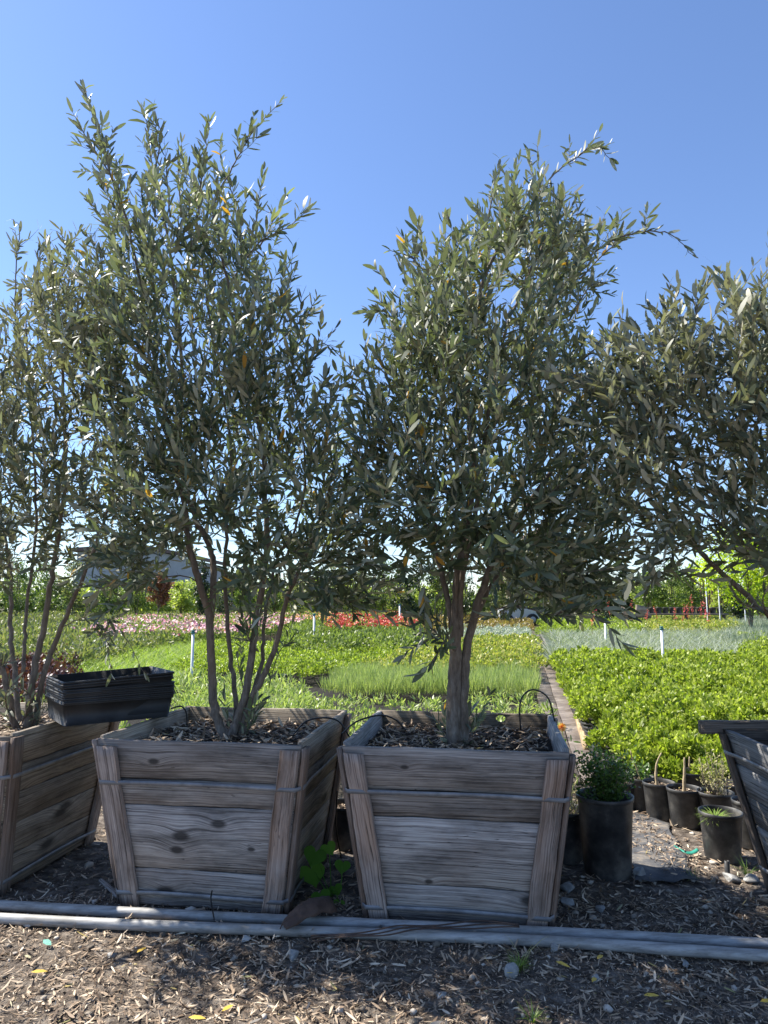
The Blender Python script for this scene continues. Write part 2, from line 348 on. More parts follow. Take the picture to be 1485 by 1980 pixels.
def spline(P, n=24):
    P = np.asarray(P, float); m = len(P)
    if m == 2: return P[0] + (P[1] - P[0]) * np.linspace(0, 1, n)[:, None]
    Q = np.vstack([2 * P[0] - P[1], P, 2 * P[-1] - P[-2]]); out = []
    for s in np.linspace(0, m - 1 - 1e-6, n):
        i = int(s); t = s - i; p0, p1, p2, p3 = Q[i:i + 4]
        out.append(.5 * ((2 * p1) + (-p0 + p2) * t + (2 * p0 - 5 * p1 + 4 * p2 - p3) * t * t + (-p0 + 3 * p1 - 3 * p2 + p3) * t ** 3))
    return np.array(out)

class WB:  # collects slabs (boards) with grain coordinates
    def __init__(s): s.V, s.F, s.U, s.T, s.n = [], [], [], [], 0
    def slab(s, A, B, C, D, nvec, segs=14, jit=.0012, ch=.003, tone=None, warp=0.0, side_along=False):
        A, B, C, D, nvec = [np.asarray(q, float) for q in (A, B, C, D, nvec)]
        th = np.linalg.norm(nvec); nv = nvec / th
        w = .5 * (np.linalg.norm(D - A) + np.linalg.norm(C - B)); ln = .5 * (np.linalg.norm(B - A) + np.linalg.norm(C - D))
        c = ch / w; ring = [(c, 0), (.5, 0), (1 - c, 0), (1, ch / th), (1, 1 - ch / th), (1 - c, 1), (.5, 1), (c, 1), (0, 1 - ch / th), (0, ch / th)]
        k = len(ring); V = []; U = []; ou, ov = rng.random() * 40, rng.random() * 40; ph = rng.random(4) * 6
        for i in range(segs + 1):
            u = i / segs
            ue = min(max(u, ch / ln * .8), 1 - ch / ln * .8) if i in (0, segs) else u
            lo = A + (B - A) * u; hi = D + (C - D) * u
            jl = (math.sin(u * 9 + ph[0]) + .6 * math.sin(u * 23 + ph[1])) * jit + rng.normal() * jit * .35
            jh = (math.sin(u * 8 + ph[2]) + .6 * math.sin(u * 27 + ph[3])) * jit + rng.normal() * jit * .35
            wp = warp * math.sin(math.pi * u)
            dv = nrm(hi - lo)
            for v, t in ring:
                p = lo + (hi - lo) * v + dv * (jl * (1 - v) + jh * v) + nv * (t * th + wp)
                V.append(p); U.append((u * ln + ou, v * w + (t * th if 0 < t < 1 else t * .37) + ov))
        base = s.n
        for i in range(segs):
            for j in range(k):
                a = base + i * k + j; b = base + i * k + (j + 1) % k
                s.F.append([a, a + k, b + k, b])
        s.V += V; s.U += U; s.n += len(V)
        for i, fl in ((0, False), (segs, True)):
            r = [base + i * k + j for j in range(k)]
            q = [[r[0], r[1], r[8], r[9]], [r[1], r[6], r[7], r[8]], [r[1], r[2], r[5], r[6]], [r[2], r[3], r[4], r[5]]]
            for f in q: s.F.append(f[::-1] if fl else f)
        s.T += [rng.random() if tone is None else tone] * len(V)
    def box(s, c, ax, size, **kw):   # c centre, ax 3x3 axes rows, size
        c = np.asarray(c, float); ax = np.asarray(ax, float); h = np.asarray(size) / 2
        A = c - ax[0] * h[0] - ax[2] * h[2] - ax[1] * h[1]; B = c + ax[0] * h[0] - ax[2] * h[2] - ax[1] * h[1]
        C = c + ax[0] * h[0] + ax[2] * h[2] - ax[1] * h[1]; D = c - ax[0] * h[0] + ax[2] * h[2] - ax[1] * h[1]
        s.slab(A, B, C, D, ax[1] * size[1], **kw)
    def build(s, name, mat, parent=None, loc=None, smooth=False):
        me = mesh_np(name, np.array(s.V), np.array(s.F), None, np.array(s.T), smooth, np.array(s.U), 'tone')
        import bmesh
        bm = bmesh.new(); bm.from_mesh(me); bmesh.ops.recalc_face_normals(bm, faces=bm.faces); bm.to_mesh(me); bm.free()
        return link(name, me, mat, parent, loc)
I3 = np.eye(3)
def lathe_data(prof, seg=32, c=(0, 0, 0), rnd=.5):
    th = np.linspace(0, 2 * np.pi, seg, endpoint=False); V = []
    for r, z in prof: V.append(np.stack([np.cos(th) * r + c[0], np.sin(th) * r + c[1], np.full(seg, z + c[2])], 1))
    V = np.concatenate(V); n = len(prof); i = np.arange(n - 1)[:, None]; j = np.arange(seg)[None]; j2 = (j + 1) % seg
    F = np.stack([i * seg + j, i * seg + j2, (i + 1) * seg + j2, (i + 1) * seg + j], -1).reshape(-1, 4)
    return V, F, np.full(len(V), rnd)

#==SETTING==
# ------------------------------------------------------------------ ground
def axis(dense0, dense1, step, far0, far1):
    d = list(np.arange(dense0, dense1 + 1e-6, step)); s = step; v = dense1; hi = []
    while v < far1: s *= 1.35; v += s; hi.append(v)
    s = step; v = dense0; lo = []
    while v > far0: s *= 1.35; v -= s; lo.append(v)
    return np.array(lo[::-1] + d + hi)
gx, gy = axis(-3.2, 3.2, .035, -600, 600), axis(.8, 5.6, .035, -200, 1200)
X, Y = np.meshgrid(gx, gy); Z = gh(X, Y); nx, ny = len(gx), len(gy)
i = np.arange(ny - 1)[:, None]; j = np.arange(nx - 1)[None]
F = np.stack([i * nx + j, i * nx + j + 1, (i + 1) * nx + j + 1, (i + 1) * nx + j], -1).reshape(-1, 4)
tag(link('ground', mesh_np('ground', np.stack([X.ravel(), Y.ravel(), Z.ravel()], 1), F), 'ground'), kind='structure')

YAW = R(11.0); UD = np.array([math.sin(YAW), math.cos(YAW), 0]); VD = np.array([math.cos(YAW), -math.sin(YAW), 0])
# walkway between the beds
wp0 = Pz(1098, 1432, .01)
def walkpt(s, t, z=.02): p = wp0 + VD * s + UD * t; p[2] = z; return p
wb = WB()
t = -1.6
while t < 26:
    L_ = 2.4; wb.slab(walkpt(-.22, t), walkpt(-.22, t + L_ - .02), walkpt(-.003, t + L_ - .02), walkpt(-.003, t), (0, 0, -.03), jit=.003, tone=rng.random() * .6)
    wb.slab(walkpt(.003, t), walkpt(.003, t + L_ - .02), walkpt(.21, t + L_ - .02), walkpt(.21, t), (0, 0, -.03), jit=.003, tone=rng.random() * .6)
    t += L_
tag(wb.build('walkway', 'walk'), kind='structure')

# ------------------------------------------------------------------ litter + gravel
def scatter_litter(n, x0, x1, y0, y1, lmin, lmax, zadd=.012, dens=None):
    P = np.stack([rng.uniform(x0, x1, n), rng.uniform(y0, y1, n), np.zeros(n)], 1)
    if dens is not None: P = P[rng.random(len(P)) < dens(P[:, 0], P[:, 1])]
    n = len(P); P[:, 2] = gh(P[:, 0], P[:, 1]) + rng.random(n) ** 1.6 * zadd + .002
    th = rng.uniform(0, 6.283, n); D = np.stack([np.cos(th), np.sin(th), rng.normal(size=n) * .2], 1)
    N = np.stack([rng.normal(size=n) * .45, rng.normal(size=n) * .45, np.ones(n)], 1)
    L = lmin + (lmax - lmin) * rng.random(n) ** 2.3; W = np.minimum(L * rng.uniform(.10, .26, n), .009)
    return leaf_data(P, D, N, L, W, rng.normal(size=n) * .22, PF_OLIVE)
def litdens(x, y):
    d = .55 + .45 * np.sin(2.1 * x + 1 + np.sin(3 * y)) * np.sin(3.3 * y + 2 * np.sin(1.7 * x)); 
    return np.clip(.35 + .8 * d, .25, 1)
lit = join_data([scatter_litter(52000, -2.3, 2.3, 1.6, 3.35, .010, .056, .014, litdens),
                 scatter_litter(16000, -2.5, 3.2, 3.2, 5.0, .02, .065, .014, litdens),
                 scatter_litter(60000, -2.3, 2.3, 1.6, 3.35, .004, .016, .012)])
tag(leafobj('leaf_litter', lit, 'litter'), 'tan and brown fallen olive leaves and wood chips covering the bare ground', 'leaf litter', kind='stuff')
import bmesh
bm = bmesh.new(); bmesh.ops.create_icosphere(bm, subdivisions=1, radius=1); ICO_V = np.array([v.co[:] for v in bm.verts]); ICO_F = np.array([[v.index for v in f.verts] for f in bm.faces]); bm.free()
bm = bmesh.new(); bmesh.ops.create_icosphere(bm, subdivisions=3, radius=1); ICO3_V = np.array([v.co[:] for v in bm.verts]); ICO3_F = np.array([[v.index for v in f.verts] for f in bm.faces]); bm.free()
def pebbles(n, x0, x1, y0, y1, r0, r1, pw=2.5):
    P = np.stack([rng.uniform(x0, x1, n), rng.uniform(y0, y1, n)], 1); r = r0 + (r1 - r0) * rng.random(n) ** pw
    z = gh(P[:, 0], P[:, 1]) + r * .35
    S = rng.uniform(.65, 1.35, (n, 1, 3)) * r[:, None, None]; S[:, :, 2] *= .7
    V = ICO_V[None] * S * (1 + rng.normal(size=(n, len(ICO_V), 1)) * .24)
    th = rng.uniform(0, 6.28, n); c, s_ = np.cos(th)[:, None], np.sin(th)[:, None]
    V = np.stack([V[..., 0] * c - V[..., 1] * s_, V[..., 0] * s_ + V[..., 1] * c, V[..., 2]], -1)
    V += np.stack([P[:, 0], P[:, 1], z], 1)[:, None]
    F = ICO_F[None] + (np.arange(n) * len(ICO_V))[:, None, None]
    return V.reshape(-1, 3), F.reshape(-1, 3), np.repeat(rng.random(n), len(ICO_V))
pd = [pebbles(1900, -2.2, 2.4, 1.7, 3.3, .003, .016, 4), pebbles(700, -2.3, 3, 3.1, 4.6, .004, .020, 3.5)]
V = np.concatenate([p[0] for p in pd]); F3 = np.concatenate([pd[0][1], pd[1][1] + len(pd[0][0])]); rr = np.concatenate([p[2] for p in pd])
tag(link('gravel', mesh_np('gravel', V, None, F3, rr, False), 'pebble'), 'small pale gravel stones scattered through the leaf litter', 'gravel', kind='stuff')
def rock(px, py, wpx, label, seed, flat=.7):
    c = Pz(px, py, .0); d = c[1]; r = wpx / FPX * d / 2; rs = np.random.default_rng(seed)
    A = rs.normal(size=(12, 3)); A = nrm(A); V = ICO3_V.copy(); k = np.ones(len(V))
    for a_ in A:
        dd_ = np.clip(V @ a_ - rs.uniform(.45, .7), 0, 1); V = V - dd_[:, None] * a_[None]
    k = 1.12 + .04 * np.sin(V[:, 0] * 7 + seed) * np.sin(V[:, 1] * 6) + .012 * rs.normal(size=len(V)); V = V * k[:, None] * np.array([r, r * .85, r * flat])
    me = mesh_np('rock', V, None, ICO3_F, None, False); o = link('rock', me, 'rock', loc=(c[0], c[1], float(gh(c[0], c[1])) + r * flat * .55)); o.rotation_euler = (0, 0, rs.random() * 6)
    return tag(o, label, 'rock', 'loose rocks on the ground')
for a_ in [(1238, 1700, 34, 'rounded pale rock resting against the foot of the big black pot', 1),
           (1097, 1722, 36, 'dark grey rock upper of two by the right corner of the middle planter box', 2),
           (1098, 1748, 34, 'angular pale grey rock lower of two beside the middle planter box', 3, .5),
           (1162, 1760, 20, 'small grey rock standing upright on the dark soil behind the pipes', 4, 1),
           (1072, 1842, 24, 'white rock touching the front pipe below the middle planter box', 5, .6),
           (993, 1890, 32, 'pale round rock beside the tuft of green grass', 6, .9),
           (1155, 1900, 22, 'small pale rock right of the grass tuft in front of the pipes', 7),
           (566, 1846, 30, 'cream coloured rock in front of the pipes below the left planter box', 8, .6),
           (1325, 1862, 16, 'small whitish rock just in front of the pipe at right', 9, .9),
           (215, 1842, 22, 'flat cream rock at the edge of the sunlit litter at left', 10, .5),
           (54, 1790, 20, 'dull grey rock in shade in front of the pipe at far left', 11),
           (1415, 1698, 40, 'flat pale rock beside the short pipe stub near the tilted box', 12, .4),
           (1452, 1662 + 38, 34, 'pale rock near the base of the right hand planter box', 13, .45),
           (475, 1815, 20, 'grey rock lying close below the front pipe left of the brown husk', 14),
           (855, 1925, 26, 'half buried grey rock in dappled light bottom centre', 15, .4)]:
    rock(*a_)

# ------------------------------------------------------------------ planter boxes
def planter(loc, yaw, label, wb_=.36, wt=.46, hgt=.71, front=None, seed=0, mats=('wood', 'wood', 'wood_cleat'), soil_z=.645, back_mat='wood2', front_mat=None, tones=None, cleat_w=.085, depthb=None, deptht=None, strap_z=(.53, .06), slope=0):
    root = empty('planter_box', loc, yaw, label, 'planter box', 'wooden box planters in the row')
    db = depthb or wb_; dt = deptht or wt
    def cw(z): return wb_ + (wt - wb_) * z / hgt
    def cd(z): return db + (dt - db) * z / hgt
    th = .024
    fr = front or [0, .23, .61, .76, 1.0]
    # front and back panels run full width; sides butt inside
    def panel(name, sgn, splits, mat, top=0.0, tones=None):
        b = WB()
        for q in range(len(splits) - 1):
            z0, z1 = splits[q] * hgt + .002, splits[q + 1] * hgt - .002
            if q == len(splits) - 2: z1 += top
            A = np.array([-cw(z0), sgn * cd(z0), z0]); B = np.array([cw(z0), sgn * cd(z0), z0]); C = np.array([cw(z1), sgn * cd(z1), z1]); D = np.array([-cw(z1), sgn * cd(z1), z1])
            b.slab(A, B, C, D, (0, -sgn * th, 0), jit=.0016, warp=rng.normal() * .0012, tone=tones[q] if tones else None)
        return b.build(name, mat, root)
    def side(name, sgn, splits, mat, top=0.0):
        b = WB()
        for q in range(len(splits) - 1):
            z0, z1 = splits[q] * hgt + .002, splits[q + 1] * hgt - .002
            if q == len(splits) - 2: z1 += top
            e = th + .002
            A = np.array([sgn * cw(z0), -cd(z0) + e, z0]); B = np.array([sgn * cw(z0), cd(z0) - e, z0]); C = np.array([sgn * cw(z1), cd(z1) - e, z1]); D = np.array([sgn * cw(z1), -cd(z1) + e, z1])
            b.slab(A, B, C, D, (-sgn * th, 0, 0), jit=.0016, warp=rng.normal() * .0012)
        return b.build(name, mat, root)
    panel('front_panel', -1, fr, front_mat or mats[0], tones=tones)
    panel('back_panel', 1, [0, .25, .5, .75, 1.0], back_mat, top=.012)
    side('side_panel', -1, [0, .2, .42, .6, .8, 1.0], mats[1], top=.012)
    side('side_panel', 1, [0, .22, .42, .62, .8, 1.0], mats[1], top=.012)
    # corner cleats: on front/back faces and on side faces
    ct = .024
    for sy in (-1, 1):
        for sx in (-1, 1):
            b = WB(); z0, z1 = -.004, hgt - .018 - rng.random() * .012
            def P_(z, ins): return np.array([sx * (cw(z) - .002 - ins), sy * (cd(z) + .002), z])
            o1, o2 = P_(z0, 0), P_(z1, 0); i1, i2 = P_(z0, cleat_w), P_(z1, cleat_w)
            if sy < 0 or True: b.slab(i1, i2, o2, o1, (0, sy * ct, 0), jit=.002, ch=.004)
            b.build('corner_cleat', mats[2], root)
            b = WB(); z0, z1 = -.002, hgt - .004 - rng.random() * .012; cwid = cleat_w * .8
            def Q_(z, ins): return np.array([sx * (cw(z) + .0025), sy * (cd(z) + .006 - ins), z])
            b.slab(Q_(z0, 0), Q_(z1, 0), Q_(z1, cwid), Q_(z0, cwid), (sx * ct, 0, 0), jit=.002, ch=.004)
            b.build('corner_cleat', mats[2], root)
    # steel straps
    for k, sz in enumerate(strap_z):
        x = cw(sz) + ct + .0035; y = cd(sz) + ct + .0035; sw = .0085; pts = []
        xc = cw(sz) - .006; yc = cd(sz) - .006
        cor = [(-x, -yc), (-xc - .006, -y), (xc + .006, -y), (x, -yc), (x, yc), (xc + .006, y), (-xc - .006, y), (-x, yc)]
        loop = []
        for a_ in range(8):
            p, q = np.array(cor[a_]), np.array(cor[(a_ + 1) % 8]); m = 14 if a_ % 2 else 4
            for u in range(m):
                f = u / m; s_ = p + (q - p) * f
                if a_ % 2:
                    ins = min(1, f * 6, (1 - f) * 6); c_ = nrm(s_) if False else None
                    pull = .010 * (ins ** 2) if m > 4 else 0
                    if abs(p[1] - q[1]) < 1e-6: s_ = s_ - np.array([0, np.sign(p[1]) * pull])
                    else: s_ = s_ - np.array([np.sign(p[0]) * pull, 0])
                loop.append((s_[0], s_[1], sz + math.sin(len(loop) * .55 + seed + k) * .0018 - (slope * s_[0])))
        lp = np.array(loop); n = len(lp); nrm2 = nrm(np.stack([lp[:, 0], lp[:, 1], np.zeros(n)], 1)) * .0018
        V = np.concatenate([lp + [0, 0, -sw], lp + [0, 0, sw], lp + [0, 0, sw] + nrm2, lp + [0, 0, -sw] + nrm2]); i_ = np.arange(n); i2 = (i_ + 1) % n
        F = np.concatenate([np.stack([i_ + a_ * n, i2 + a_ * n, i2 + b_ * n, i_ + b_ * n], 1) for a_, b_ in ((0, 1), (1, 2), (2, 3), (3, 0))])
        link('metal_strap', mesh_np('metal_strap', V, F, None, None, False), 'strap', root)
    # soil
    iw, idp = cw(soil_z) - th - .003, cd(soil_z) - th - .003; n = 26
    xs, ys = np.meshgrid(np.linspace(-iw, iw, n), np.linspace(-idp, idp, n)); zs = soil_z + .008 * np.sin(xs * 17 + seed) * np.sin(ys * 14) + rng.normal(size=xs.shape) * .004
    i_ = np.arange(n - 1)[:, None]; j_ = np.arange(n - 1)[None]; F = np.stack([i_ * n + j_, i_ * n + j_ + 1, (i_ + 1) * n + j_ + 1, (i_ + 1) * n + j_], -1).reshape(-1, 4)
    link('soil', mesh_np('soil', np.stack([xs.ravel(), ys.ravel(), zs.ravel()], 1), F), 'soil_bare', root)
    m = 1600; P = np.stack([rng.uniform(-iw, iw, m) * .97, rng.uniform(-idp, idp, m) * .97, soil_z + .004 + rng.random(m) * .022], 1); th_ = rng.uniform(0, 6.28, m)
    D = np.stack([np.cos(th_), np.sin(th_), rng.normal(size=m) * .25], 1); N = np.stack([rng.normal(size=m) * .5, rng.normal(size=m) * .5, np.ones(m)], 1); L = rng.uniform(.02, .065, m)
    ok = (np.abs(P[:, 0] + D[:, 0] * L) < iw * .99) & (np.abs(P[:, 1] + D[:, 1] * L) < idp * .99)
    P, D, N, L = P[ok], D[ok], N[ok], L[ok]; m = len(P)
    leafobj('mulch', leaf_data(P, D, N, L, L * rng.uniform(.12, .25, m), rng.normal(size=m) * .2), 'litter', root)
    return root
BY = R(-9.0)
def box_loc(px, py, half):   # pixel of the bottom middle of the front face
    c = Pz(px, py, 0); return c + np.array([math.sin(-BY) * half, math.cos(-BY) * half, 0])
B2 = box_loc(883, 1788, .36); B1 = box_loc(389, 1757, .36); B0 = box_loc(-150, 1722, .37)
box2 = planter(B2, BY, 'weathered grey planter box with a knot hole in its back board under the middle olive', front=[0, .215, .60, .755, 1.0], seed=1, front_mat='wood_k2', tones=[.55, .85, .2, .3], mats=('wood', 'wood_blue', 'wood_cleat'))
box1 = planter(B1, BY, 'wooden planter box left of centre with knotty middle boards and a split brown corner', front=[0, .225, .61, .765, 1.0], seed=2, front_mat='wood_k1', tones=[.65, .8, .5, .15], mats=('wood', 'wood2', 'wood_cleat'))
box0 = planter(B0, BY, 'wooden planter box at the left edge carrying the stack of black trays', front=[0, .22, .45, .62, .8, 1.0], seed=3, mats=('wood2', 'wood2', 'wood_cleat'), wb_=.37, wt=.46)
# right-hand box, nearer, cut by the frame
c3 = Pz(1484, 1722, 0); B3 = c3 + np.array([.30, -.30, 0])
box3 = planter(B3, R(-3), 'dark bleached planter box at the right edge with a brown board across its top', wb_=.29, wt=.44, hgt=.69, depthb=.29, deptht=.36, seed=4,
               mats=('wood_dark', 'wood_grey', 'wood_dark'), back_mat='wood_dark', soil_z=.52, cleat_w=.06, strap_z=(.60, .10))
b = WB(); zt = .705; yb = .365
b.slab((-.54, yb + .04, zt - .03), (.50, yb + .04, zt - .03), (.50, yb + .04, zt + .03), (-.54, yb + .04, zt + .03), (0, -.045, 0), jit=.002, tone=.5)
o = b.build('rim_board', 'wood_dark', box3); o['label'] = 'brown board laid across the top edge'
# knot hole light in back board of box 2 : cut with boolean-free trick is avoided; real hole made by boolean
def cut_hole(box, local, r):
    for ch in box.children:
        if ch.name.startswith('back_panel'):
            bm = bmesh.new(); bmesh.ops.create_cone(bm, cap_ends=True, segments=14, radius1=r, radius2=r * .9, depth=.12, matrix=Matrix.Translation(Vector(local)) @ Matrix.Rotation(R(90), 4, 'X') @ Matrix.Diagonal((1.15, .8, 1, 1)))
            me = bpy.data.meshes.new('cut'); bm.to_mesh(me); bm.free(); cu = bpy.data.objects.new('cutter', me); COL.objects.link(cu); cu.parent = box
            bpy.context.view_layer.update()
            md = ch.modifiers.new('hole', 'BOOLEAN'); md.operation = 'DIFFERENCE'; md.object = cu; md.solver = 'EXACT'
            dg = bpy.context.evaluated_depsgraph_get(); nm = bpy.data.meshes.new_from_object(ch.evaluated_get(dg)); ch.modifiers.clear(); ch.data = nm
            bpy.data.objects.remove(cu)
cut_hole(box2, (.195, .45, .695), .024)

# ------------------------------------------------------------------ galvanised pipes
def pipe(pts, r, label):
    W_ = [Pz(x, y, r) for x, y in pts]; P = spline(W_, 60); P[:, 2] = r + .001 + .003 * np.sin(P[:, 0] * 1.9)
    o0 = P[0].copy(); V, F, q = tube_data(P - o0, r, 20, True)
    o = link('galvanised_pipe', mesh_np('galvanised_pipe', V, F, None, q), 'galv'); o.location = Vector(o0)
    return tag(o, label, 'pipe', 'galvanised pipes lying in front of the boxes')
pipe([(-700, 1716), (0, 1751), (500, 1776), (1000, 1802), (1485, 1827), (2100, 1858)], .0205, 'dull galvanised pipe nearer the boxes, back one of two on the ground')
pipe([(-700, 1736), (0, 1776), (500, 1797), (1000, 1819), (1485, 1850), (2100, 1888)], .0205, 'shiny galvanised pipe nearer the viewer, front one of two on the ground')

#==OBJECTS==
# ------------------------------------------------------------------ olive trees
def olive(name, label, loc, stems, crown, shoots, Y0, ydep, natt, leafmat, seed, droops=(), suckers=0, leafL=(.054, .090), dens_top=None, rtip=.0016, yc=lambda x, y: 0.0, nleaf=18):
    global rng
    keep = rng; rng = np.random.default_rng(seed)
    root = empty(name, loc, 0, label, 'olive tree', 'olive trees growing in the boxes'); O = np.asarray(loc, float)
    paths = []   # (pts, r0, r1)
    nodes = []; tang = []; nr = []
    for st in stems:
        pts = [PY(p[0], p[1], Y0 + p[2]) for p in st['p']]
        if st.get('base', True): pts[0] = O + np.array([(pts[0][0] - O[0]), pts[0][1] - O[1], -.03])
        st = dict(st, r=st['r'] * .88); n = max(8, int(np.sum(np.linalg.norm(np.diff(np.array(pts), axis=0), axis=1)) / .05)); S = spline(pts, n)
        S[1:-1] += rvec(n - 2, .003); rr = np.linspace(1, 0, n) ** .85 * (st['r'] - st['re']) + st['re']
        if st.get('base', True): rr[:3] *= [1.35, 1.15, 1.05]
        paths.append((S, rr, 9)); T = nrm(np.gradient(S, axis=0)); k0 = int(n * st.get('from', .42))
        nodes += list(S[k0:]); tang += list(T[k0:]); nr += list(rr[k0:])
    # attractors inside the crown
    poly = np.array(crown, float); mn, mx = poly.min(0), poly.max(0); A = []
    while len(A) < natt:
        q = rng.uniform(mn, mx, (400, 2)); q = q[inpoly(q, poly)]
        for x, y in q:
            dpt = ydep * math.sqrt(rng.random()) * rng.choice([-1, 1]) * (1.0 if dens_top is None else dens_top(x, y))
            A.append(PY(x, y, Y0 + dpt + yc(x, y)))
            if len(A) >= natt: break
    A = np.array(A); kc = max(20, natt // 11); ctr = A[:kc]; q_ = rng.random(natt) < .5
    own = ctr[rng.integers(0, kc, natt)] + rvec(natt, .10); q_[:kc] = False; A[q_] = own[q_]
    sp2 = A - np.array([0, 0, H]); cz = sp2 @ _f; pxx = CX + FPX * sp2[:, 0] / cz; pyy = CY - FPX * (sp2 @ _u) / cz; A = A[inpoly(np.stack([pxx, pyy], 1), poly)]
    nd = np.array(nodes)
    dist = np.array([np.min(np.linalg.norm(nd - a_, axis=1)) for a_ in A]); A = A[np.argsort(dist)]
    LD = []; leafpaths = []
    for a_ in A:
        nd = np.array(nodes); v = a_ - nd; d = np.linalg.norm(v, axis=1)
        pen = d * (1 + 1.4 * np.clip(-(v[:, 2] / (d + 1e-6)) + .15, 0, 1.2)) + .02 / (np.array(nr) * 60 + .3)
        k = int(np.argmin(pen)); p0 = nd[k]; dd = d[k]
        if dd < .05: 
            a_ = a_ + nrm(a_ - O - np.array([0, 0, 1.2])) * .08; dd = np.linalg.norm(a_ - p0)
        out = nrm(a_ - (O + np.array([0, 0, a_[2] * .6])))
        t0 = nrm(nrm(a_ - p0) + tang[k] * .7); lowf = np.clip((1.75 - a_[2]) / .5, 0, .8); t1 = nrm(out * (.55 + .5 * lowf) + np.array([0, 0, .75 - 1.0 * lowf]) + rvec(1, .42)[0])
        n = max(5, int(dd / .045)); u = np.linspace(0, 1, n)[:, None]
        S = (1 - u) ** 3 * p0 + 3 * (1 - u) ** 2 * u * (p0 + t0 * dd * .35) + 3 * (1 - u) * u * u * (a_ - t1 * dd * .3) + u ** 3 * a_
        S[1:-1] += rvec(n - 2, .003)
        sl = rng.uniform(.10, .24); ns = 6; us = np.linspace(0, 1, ns + 1)[1:, None]
        S2 = a_ + t1 * sl * us + np.array([0, 0, .25 if rng.random() < .7 else -.25]) * (us ** 2) * sl * .6 + rvec(1, .25)[0] * sl * us ** 2
        S = np.vstack([S, S2]); n = len(S); r0 = min(nr[k] * .6, .0020 + dd * .006); rr = np.linspace(r0, .0011, n)
        paths.append((S, rr, 5)); T = nrm(np.gradient(S, axis=0)); nodes += list(S[1:-3]); tang += list(T[1:-3]); nr += list(rr[1:-3])
        leafpaths.append((S, T, nleaf, 1.0))
    # explicit protruding shoots
    for sh in shoots:
        pts = [PY(p[0], p[1] + (22 if i_ == len(sh['p']) - 1 else 0), Y0 + p[2]) for i_, p in enumerate(sh['p'])]; ln = np.sum(np.linalg.norm(np.diff(np.array(pts), axis=0), axis=1)); n = max(10, int(ln / .03))
        S = spline(pts, n); S[1:-1] += rvec(n - 2, .002); rr = np.linspace(sh.get('r', .005), .0012, n); paths.append((S, rr, 6))
        leafpaths.append((S, nrm(np.gradient(S, axis=0)), int(ln / .0155 * sh.get('d', 1)), sh.get('cov', .85)))
        for q in range(int(ln / .14)):
            k = rng.integers(int(n * .25), max(int(n * .25) + 1, int(n * .72))); t_ = nrm(S[k + 1] - S[k]); dv = nrm(t_ + rvec(1, .55)[0] + [0, 0, .25]); l2 = rng.uniform(.06, .15)
            S2 = spline([S[k], S[k] + dv * l2 * .5, S[k] + dv * l2 + [0, 0, .02]], 7); paths.append((S2, np.linspace(.0016, .0009, 7), 5)); leafpaths.append((S2, nrm(np.gradient(S2, axis=0)), int(8 + 4 * rng.random()), 1.0))
    # suckers at the foot
    for q in range(suckers):
        an = rng.uniform(0, 6.28); p0 = O + np.array([math.cos(an) * .04, math.sin(an) * .04, 0]); hh = rng.uniform(.08, .26)
        S = spline([p0, p0 + [math.cos(an) * .04, math.sin(an) * .04, hh * .5], p0 + [math.cos(an) * .08 + .02, math.sin(an) * .08, hh]], 8)
        paths.append((S, np.linspace(.002, .001, 8), 5)); leafpaths.append((S, nrm(np.gradient(S, axis=0)), 14, 1.0))
    tubeobj('trunk', [tube_data(S - O, rr, sd_) for S, rr, sd_ in paths], 'bark', root)
    for S, T, nl, cov in leafpaths:
        n = len(S); cum = np.concatenate([[0], np.cumsum(np.linalg.norm(np.diff(S, axis=0), axis=1))]); tot = cum[-1]
        span = min(tot * cov, .30) if cov == 1.0 else tot * cov
        m = max(4, nl // 2); s_ = tot - span * (1 - np.linspace(0, 1, m) ** .8); s_ = np.clip(s_ + rng.normal(size=m) * .003, 0, tot)
        Pp = np.stack([np.interp(s_, cum, S[:, c]) for c in range(3)], 1); Tt = nrm(np.stack([np.interp(s_, cum, T[:, c]) for c in range(3)], 1))
        ref = nrm(np.cross(Tt, nrm(rvec(1)[0])[None].repeat(m, 0))); bi = np.cross(Tt, ref); az = (np.arange(m) % 2) * (math.pi / 2) + rng.normal(size=m) * .35
        sz = rng.uniform(.72, 1.15)
        for sg in (0, math.pi):
            rad = ref * np.cos(az + sg)[:, None] + bi * np.sin(az + sg)[:, None]
            up = (np.arange(m) / m) ** 2; spread = (rng.uniform(.65, 1.15, m) * (1 - .45 * up))[:, None]
            D = nrm(Tt * 1.0 + rad * spread * .95 + rvec(m, .13) + np.array([0, 0, .08])); N = nrm(Tt * .9 - rad * .5 + rvec(m, .25) + np.array([0, 0, .25]))
            L = rng.uniform(leafL[0] * .8, leafL[1], m) * (1 - .3 * (up > .85)) * sz; keepm = rng.random(m) > .08
            r_ = np.clip(rng.normal(.42, .22, m), 0, .96); fresh = (up > .8) & (rng.random(m) < .4); r_[fresh] = rng.uniform(.7, .975, fresh.sum()); yel = rng.random(m) < .006; r_[yel] = rng.uniform(.986, 1, yel.sum())
            LD.append(leaf_data(Pp[keepm], D[keepm], N[keepm], L[keepm], (L * rng.uniform(.19, .29, m))[keepm], (rng.normal(size=m) * .24 + .05)[keepm], PF_OLIVE, rnd=r_[keepm]))
    V, F, q = join_data(LD); leafobj('crown', (V - O, F, q), leafmat, root)
    rng = keep
    return root
def S_(p, r, re, **k): return dict(p=p, r=r, re=re, **k)
T1 = B1 + np.array([.02, -.02, .65]); Y1 = T1[1]
